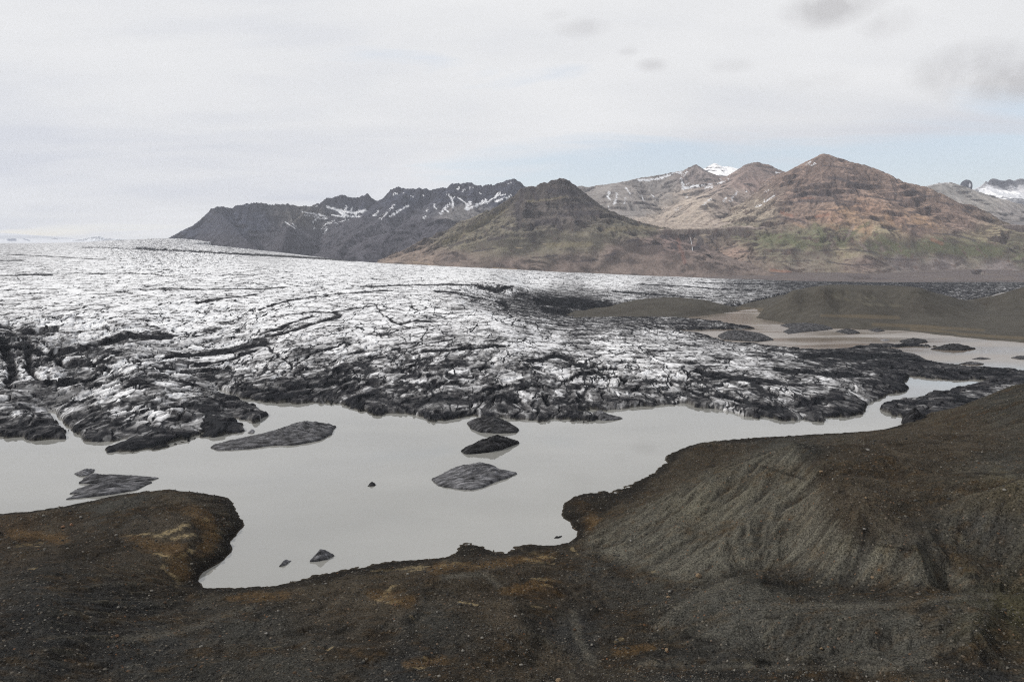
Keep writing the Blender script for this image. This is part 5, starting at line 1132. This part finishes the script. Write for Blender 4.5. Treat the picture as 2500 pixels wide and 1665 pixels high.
berg([(681, 1383), (690, 1373), (700, 1368), (711, 1369), (700, 1377), (690, 1382)], .9, 'small grey ice fragment left of the triangular iceberg', 16, light=.42)
berg([(755, 1372), (770, 1360), (782, 1347), (800, 1350), (815, 1357), (800, 1365), (775, 1370)], 2.2, 'pointed triangular grey iceberg near the nearest shore', 17, peak=(782, 1352), light=.42)
berg([(182, 1157), (205, 1150), (231, 1147), (228, 1153), (213, 1161), (198, 1163), (186, 1160)], 1.6, 'small jagged iceberg behind the forked pair at left', 18, light=.45)
berg([(193, 1180), (215, 1168), (228, 1160), (245, 1165), (265, 1165), (290, 1162), (330, 1163), (386, 1168), (370, 1173), (330, 1177), (270, 1180), (220, 1181)], 2.4, 'upper of two flat dark icebergs off the left headland', 19, peak=(226, 1164), light=.36)
berg([(163, 1219), (180, 1211), (200, 1205), (170, 1206), (190, 1195), (220, 1186), (300, 1182), (365, 1176), (372, 1178), (350, 1188), (330, 1197), (280, 1206), (220, 1214)], 2.2, 'lower forked flat iceberg off the left headland', 20, peak=(260, 1190), light=.40)
berg([(1353, 1314), (1356, 1310), (1364, 1311), (1373, 1307), (1372, 1310), (1362, 1314)], .5, 'tiny black ice fragment beside the shore of the big hill', 21, light=.1)
berg([(605, 1057), (612, 1051), (622, 1052), (620, 1058)], 1.1, 'tiny rounded ice lump at the glacier front left', 22, light=.6)
FG_B = 'ash-covered ice islands in the brown pond'
berg([(1752, 822), (1775, 812), (1800, 808), (1830, 812), (1860, 816), (1889, 830), (1850, 835), (1800, 832), (1765, 829)], 6.5, 'humped grey and black ice island nearest the glacier in the brown pond', 31, peak=(1790, 815), light=.3, group=FG_B)
berg([(1905, 795), (1940, 792), (1985, 792), (2025, 796), (2033, 804), (2000, 808), (1960, 811), (1925, 816), (1912, 810), (1930, 802)], 4.5, 'ragged black and white ice island below the flat-topped hill', 32, peak=(1960, 796), light=.3, group=FG_B)
berg([(2040, 810), (2065, 806), (2090, 809), (2100, 814), (2070, 816)], 3.5, 'small dark ice island between the ragged island and the far shore', 33, light=.25, group=FG_B)
berg([(2120, 806), (2150, 805), (2160, 808), (2140, 811)], 2.5, 'thin dark ice island close under the far shore of the pond', 34, light=.3, group=FG_B)
berg([(2197, 834), (2220, 829), (2260, 830), (2265, 836), (2230, 841), (2205, 839)], 3.2, 'oval black ice island above the pointed one in the right pond', 35, light=.2, group=FG_B)
berg([(2272, 853), (2310, 846), (2340, 844), (2382, 852), (2350, 856), (2310, 855)], 4.2, 'pointed black ice island with low tails in the right pond', 36, peak=(2325, 846), light=.15, group=FG_B)
berg([(2373, 877), (2390, 874), (2420, 876), (2400, 878)], 1.2, 'thin dark ice sliver above another in the right pond', 37, light=.3, group=FG_B)
berg([(2340, 889), (2360, 886), (2402, 888), (2400, 891), (2365, 891)], 1.8, 'flat dark ice sliver near the bottom of the right pond', 38, light=.3, group=FG_B)
berg([(2468, 874), (2490, 870), (2520, 872), (2520, 878), (2490, 878)], 2.0, 'flat dark ice floe cut by the right edge of the view', 39, light=.3, group=FG_B)
berg([(2148, 830), (2165, 828), (2172, 831), (2158, 833)], 1.0, 'pale thin ice floe left of the oval island', 40, light=.6, group=FG_B)
berg([(1440, 1018), (1452, 1008), (1480, 1013), (1520, 1022), (1500, 1026), (1470, 1027)], 3.2, 'wedge-shaped grey ice slab breaking off the glacier front', 41, peak=(1455, 1012), light=.4)
berg([(2215, 1044), (2200, 1032), (2225, 1012), (2245, 1018), (2268, 1030), (2250, 1040), (2235, 1048)], 6.5, 'black striped ice block wedged against the gravel hill at right', 42, peak=(2225, 1018), light=.08, cat='ice block', name='ice_block', group='ice blocks at the shore')
log('bergs')

# ground height lookup on the foreground moraine
def fg_z(x, y):
    R, A, Z = FG
    r = math.hypot(x, y); a = math.atan2(x, y)
    i = (math.log(r) - math.log(R[0, 0])) / (math.log(R[-1, 0]) - math.log(R[0, 0])) * (R.shape[0] - 1)
    j = (a - A[0, 0]) / (A[0, -1] - A[0, 0]) * (R.shape[1] - 1)
    i = min(max(i, 0), R.shape[0] - 2); j = min(max(j, 0), R.shape[1] - 2)
    i0, j0 = int(i), int(j); fi, fj = i - i0, j - j0
    return float((Z[i0, j0] * (1 - fi) + Z[i0 + 1, j0] * fi) * (1 - fj) + (Z[i0, j0 + 1] * (1 - fi) + Z[i0 + 1, j0 + 1] * fi) * fj)

def fg_hit(u, v):
    a, dy, dz = (float(q) for q in pix_dir(u, v))
    t = 80.0
    while t < 700:
        x, y, z = a * t, dy * t, CAM_H + dz * t
        if fg_z(x, y) >= z: return x, y, fg_z(x, y)
        t += 0.4
    return None

def ico(sub=1):
    p = (1 + 5 ** .5) / 2
    V = [(-1, p, 0), (1, p, 0), (-1, -p, 0), (1, -p, 0), (0, -1, p), (0, 1, p), (0, -1, -p), (0, 1, -p), (p, 0, -1), (p, 0, 1), (-p, 0, -1), (-p, 0, 1)]
    F = [(0, 11, 5), (0, 5, 1), (0, 1, 7), (0, 7, 10), (0, 10, 11), (1, 5, 9), (5, 11, 4), (11, 10, 2), (10, 7, 6), (7, 1, 8), (3, 9, 4), (3, 4, 2), (3, 2, 6), (3, 6, 8), (3, 8, 9), (4, 9, 5), (2, 4, 11), (6, 2, 10), (8, 6, 7), (9, 8, 1)]
    V = [np.array(v) / np.linalg.norm(v) for v in V]
    for _ in range(sub):
        c = {}; NF = []
        def mid(a, b):
            k = (min(a, b), max(a, b))
            if k not in c:
                m = V[a] + V[b]; V.append(m / np.linalg.norm(m)); c[k] = len(V) - 1
            return c[k]
        for a, b, d in F:
            x, y, z = mid(a, b), mid(b, d), mid(d, a)
            NF += [(a, x, z), (b, y, x), (d, z, y), (x, y, z)]
        F = NF
    return np.array(V), np.array(F)

def mat_stone(name, c):
    m = bpy.data.materials.new(name); m.use_nodes = True
    N = NT(m.node_tree)
    out = N.n('ShaderNodeOutputMaterial'); bs = N.n('ShaderNodeBsdfPrincipled'); N.l(bs.outputs[0], out.inputs[0])
    geo = N.n('ShaderNodeNewGeometry')
    n = N.n('ShaderNodeTexNoise'); N.l(geo.outputs['Position'], n.inputs[0]); n.inputs['Scale'].default_value = 4; n.inputs['Detail'].default_value = 5
    N.l(N.ramp(n.outputs[0], [(.3, tuple(q * .6 for q in c)), (.7, tuple(q * 1.3 for q in c))]), bs.inputs['Base Color'])
    bs.inputs['Roughness'].default_value = .9
    bp = N.n('ShaderNodeBump'); bp.inputs['Distance'].default_value = .1; N.l(n.outputs[0], bp.inputs['Height']); N.l(bp.outputs[0], bs.inputs['Normal'])
    return m

def boulder(u, v, size, mat, label, seed):
    h = fg_hit(u, v)
    if h is None: print('boulder miss', label); return
    r = np.random.default_rng(seed)
    V, F = ico(2)
    # cut the ball with random planes: angular block
    for _ in range(9):
        d = r.normal(size=3); d /= np.linalg.norm(d); k = r.uniform(.55, .8)
        q = V @ d; V = V - np.outer(np.maximum(q - k, 0), d)
    V = V * np.array([1, r.uniform(.7, 1), r.uniform(.6, .85)]) * size / 2
    V = V + r.normal(size=V.shape) * size * .012
    o = solid_mesh('boulder', V, F, mat, {'label': label, 'category': 'boulder', 'group': 'boulders on the dark gravel'})
    o.location = (h[0], h[1], h[2] + size * .18); o.rotation_euler = (0, 0, r.uniform(0, 6))
MT, MG, MR = mat_stone('tan_stone', (.15, .105, .06)), mat_stone('grey_stone', (.17, .16, .145)), mat_stone('rust_stone', (.13, .065, .03))
for a in ((1706, 1410, 2.2, MT, 'lone tan boulder at the foot of the big gravel hill'), (1632, 1460, 1.3, MT, 'tan boulder at the lower left rim of the near hump'), (2004, 1155, 1.3, MT, 'tan boulder just below the summit of the big hill'),
          (2118, 1099, 1.4, MG, 'pale grey boulder on the crest right of the summit'), (2114, 1217, 1.0, MT, 'small tan boulder on the brown shoulder under the crest'), (2110, 1294, .9, MG, 'whitish small boulder above the broken rim'), (2130, 1412, 1.2, MT, 'squat brown boulder on the slope below the broken rim'),
          (1628, 1588, 1.1, MT, 'rounded tan boulder beside the dark ravine'), (1363, 1662, 1.4, MT, 'brown boulder at the very bottom of the view'), (650, 1550, .9, MG, 'palest small boulder of the lower left gravel'), (795, 1426, .8, MG, 'small white boulder on the bank behind the near shore'),
          (286, 1558, 1.0, MR, 'rusty boulder on the left foreground slope'), (175, 1283, 1.9, MR, 'rusty orange boulder on the left shore, right of its twin'), (155, 1288, 1.7, MR, 'rusty orange boulder on the left shore, left of its twin'), (198, 1265, 1.2, MG, 'dark grey boulder where the left shore meets the headland'),
          (1540, 1322, 1.0, MG, 'grey boulder low on the left flank of the big hill'), (2005, 1585, .9, MT, 'small tan boulder low on the near hump')):
    boulder(*a, seed=int(a[0] + a[1]))

def stones():
    """countless cobbles strewn over the moraine, one mesh"""
    V0, F0 = ico(0)
    R, A, Z = FG
    N = 24000
    lr = rng.uniform(math.log(110), math.log(430), N * 3); a = rng.uniform(math.radians(-40), math.radians(40), N * 3)
    i = ((lr - math.log(R[0, 0])) / (math.log(R[-1, 0]) - math.log(R[0, 0])) * (R.shape[0] - 1)).astype(int); j = ((a - A[0, 0]) / (A[0, -1] - A[0, 0]) * (R.shape[1] - 1)).astype(int)
    z = Z[i, j]
    ok = np.where((z > 1.2) & (fbm(np.exp(lr) * np.sin(a) / 25, np.exp(lr) * np.cos(a) / 25, 3, 66) + rng.uniform(-.5, .5, N * 3) > 0))[0][:N]
    n = len(ok); r = np.exp(lr[ok])
    cen = np.stack([r * np.sin(a[ok]), r * np.cos(a[ok]), z[ok]], 1)
    size = 0.18 * rng.pareto(2.8, n) + 0.22; size = np.minimum(size, .9) * (0.7 + r / 500)
    sc = rng.uniform(.6, 1.1, (n, 1, 3)); jit = rng.normal(size=(n, 12, 3)) * .12
    V = (V0[None] + jit) * sc * size[:, None, None] * .55
    V[..., 2] *= .75
    V = V + cen[:, None] + np.array([0, 0, 1]) * (size * .1)[:, None, None]
    F = (F0[None] + (np.arange(n) * 12)[:, None, None]).reshape(-1, 3)
    c = .85 * np.array([(.04, .039, .037), (.065, .062, .056), (.10, .093, .08), (.07, .048, .032), (.18, .17, .15)])[rng.choice(5, n, p=[.26, .32, .21, .11, .10])]
    col = np.repeat(c, 12, 0)
    me = bpy.data.meshes.new('gravel_stones')
    co = V.reshape(-1, 3).astype(f32)
    me.vertices.add(len(co)); me.vertices.foreach_set('co', co.reshape(-1))
    me.loops.add(F.size); me.loops.foreach_set('vertex_index', F.reshape(-1).astype(np.int32))
    me.polygons.add(len(F)); me.polygons.foreach_set('loop_start', (np.arange(len(F)) * 3).astype(np.int32))
    me.update(calc_edges=True)
    at = me.color_attributes.new('Col', 'FLOAT_COLOR', 'POINT')
    rgba = np.ones((len(co), 4), f32); rgba[:, :3] = col
    at.data.foreach_set('color', rgba.reshape(-1))
    me.materials.append(M_PLAIN)
    o = bpy.data.objects.new('gravel_stones', me); COL.objects.link(o)
    o['kind'] = 'stuff'; o['label'] = 'small stones strewn over the dark moraine'; o['category'] = 'stones'
stones()

# rock pinnacle with a snow patch, far right
def pinnacle():
    V, F = ico(3)
    V = V.copy()
    x, y, z = at_D(2359, 453, 9800)
    W = 11.5 / FPX * 9800; Hh = 12.5 / FPX * 9800
    n = fbm(V[:, 0] * 3 + 5, V[:, 2] * 3 + V[:, 1] * 2, 4, 990, ridged=True)
    V *= (1 + .09 * n)[:, None]
    V[:, 2] = np.where(V[:, 2] < 0, V[:, 2] * 2.2, V[:, 2])
    V[:, 0] *= W * (1 + .06 * (V[:, 2] < 0)); V[:, 1] *= W * 1.1; V[:, 2] *= Hh
    col = np.zeros((len(V), 3)) + np.array((.045, .047, .06))
    d = np.hypot(V[:, 0] / W * 1.2, V[:, 2] / Hh * .8)
    col[(d < .28) & (V[:, 1] < 0)] = (.8, .8, .82)
    o = solid_mesh('rock_pinnacle', V, F, M_ROCK, {'label': 'dark thumb-shaped rock pinnacle on the distant skyline at right', 'category': 'rock pinnacle'}, col=col, smooth=True)
    o.location = (float(x), float(y), float(z))
pinnacle()

def waterfall():
    mts = [o for o in COL.objects if o.name.startswith('mountain')]
    from mathutils import Vector
    P0 = []
    for (u, v, w) in ((1686, 580, 1.6), (1687, 588, 1.8), (1688.5, 595, 2.6), (1690, 603, 2.2), (1690.5, 611, 3.0), (1690, 615, 3.4)):
        a, dy, dz = (float(q) for q in pix_dir(u, v)); d = Vector((a, dy, dz)).normalized(); best = None
        for o in mts:
            ok, loc, nor, _ = o.ray_cast(Vector((0, 0, CAM_H)), d)
            if ok and (best is None or loc.length < best.length): best = loc
        if best is not None: P0.append((best - d * 7, w))
    if len(P0) < 3: print('waterfall miss'); return
    V = []; F = []
    for k, (p, w) in enumerate(P0):
        for q in range(5):
            t = q / 4 - .5
            V.append((p.x + t * 2 * w * (1 + .15 * math.sin(k * 2.1 + q)), p.y - 2.2 * math.cos(t * math.pi), p.z))
        if k:
            b = (k - 1) * 5
            for q in range(4): F.append((b + q, b + q + 1, b + q + 6, b + q + 5))
    m = bpy.data.materials.new('white_water'); m.use_nodes = True
    m.node_tree.nodes['Principled BSDF'].inputs['Base Color'].default_value = (.45, .46, .48, 1)
    solid_mesh('waterfall', V, F, m, {'label': 'thin white waterfall in the dark gorge between the two brown mountains', 'category': 'waterfall'}, smooth=True)
waterfall()
log('done objects')

# ------------------------------------------------------------------ air
def haze():
    x0, x1, y0, y1, z0, z1 = -15000, 15000, -1500, 14500, -70, 1700
    V = [(x, y, z) for x in (x0, x1) for y in (y0, y1) for z in (z0, z1)]
    F = [(0, 1, 3, 2), (4, 6, 7, 5), (0, 4, 5, 1), (2, 3, 7, 6), (0, 2, 6, 4), (1, 5, 7, 3)]
    m = bpy.data.materials.new('thin_haze'); m.use_nodes = True
    N = NT(m.node_tree)
    out = N.n('ShaderNodeOutputMaterial'); pv = N.n('ShaderNodeVolumePrincipled')
    pv.inputs['Color'].default_value = (0.80, 0.85, 0.97, 1); pv.inputs['Density'].default_value = 3.2e-5; pv.inputs['Anisotropy'].default_value = 0.2
    N.l(pv.outputs[0], out.inputs['Volume'])
    solid_mesh('haze', V, F, m, {'kind': 'stuff', 'label': 'thin bluish haze over the whole valley', 'category': 'haze'})
haze()
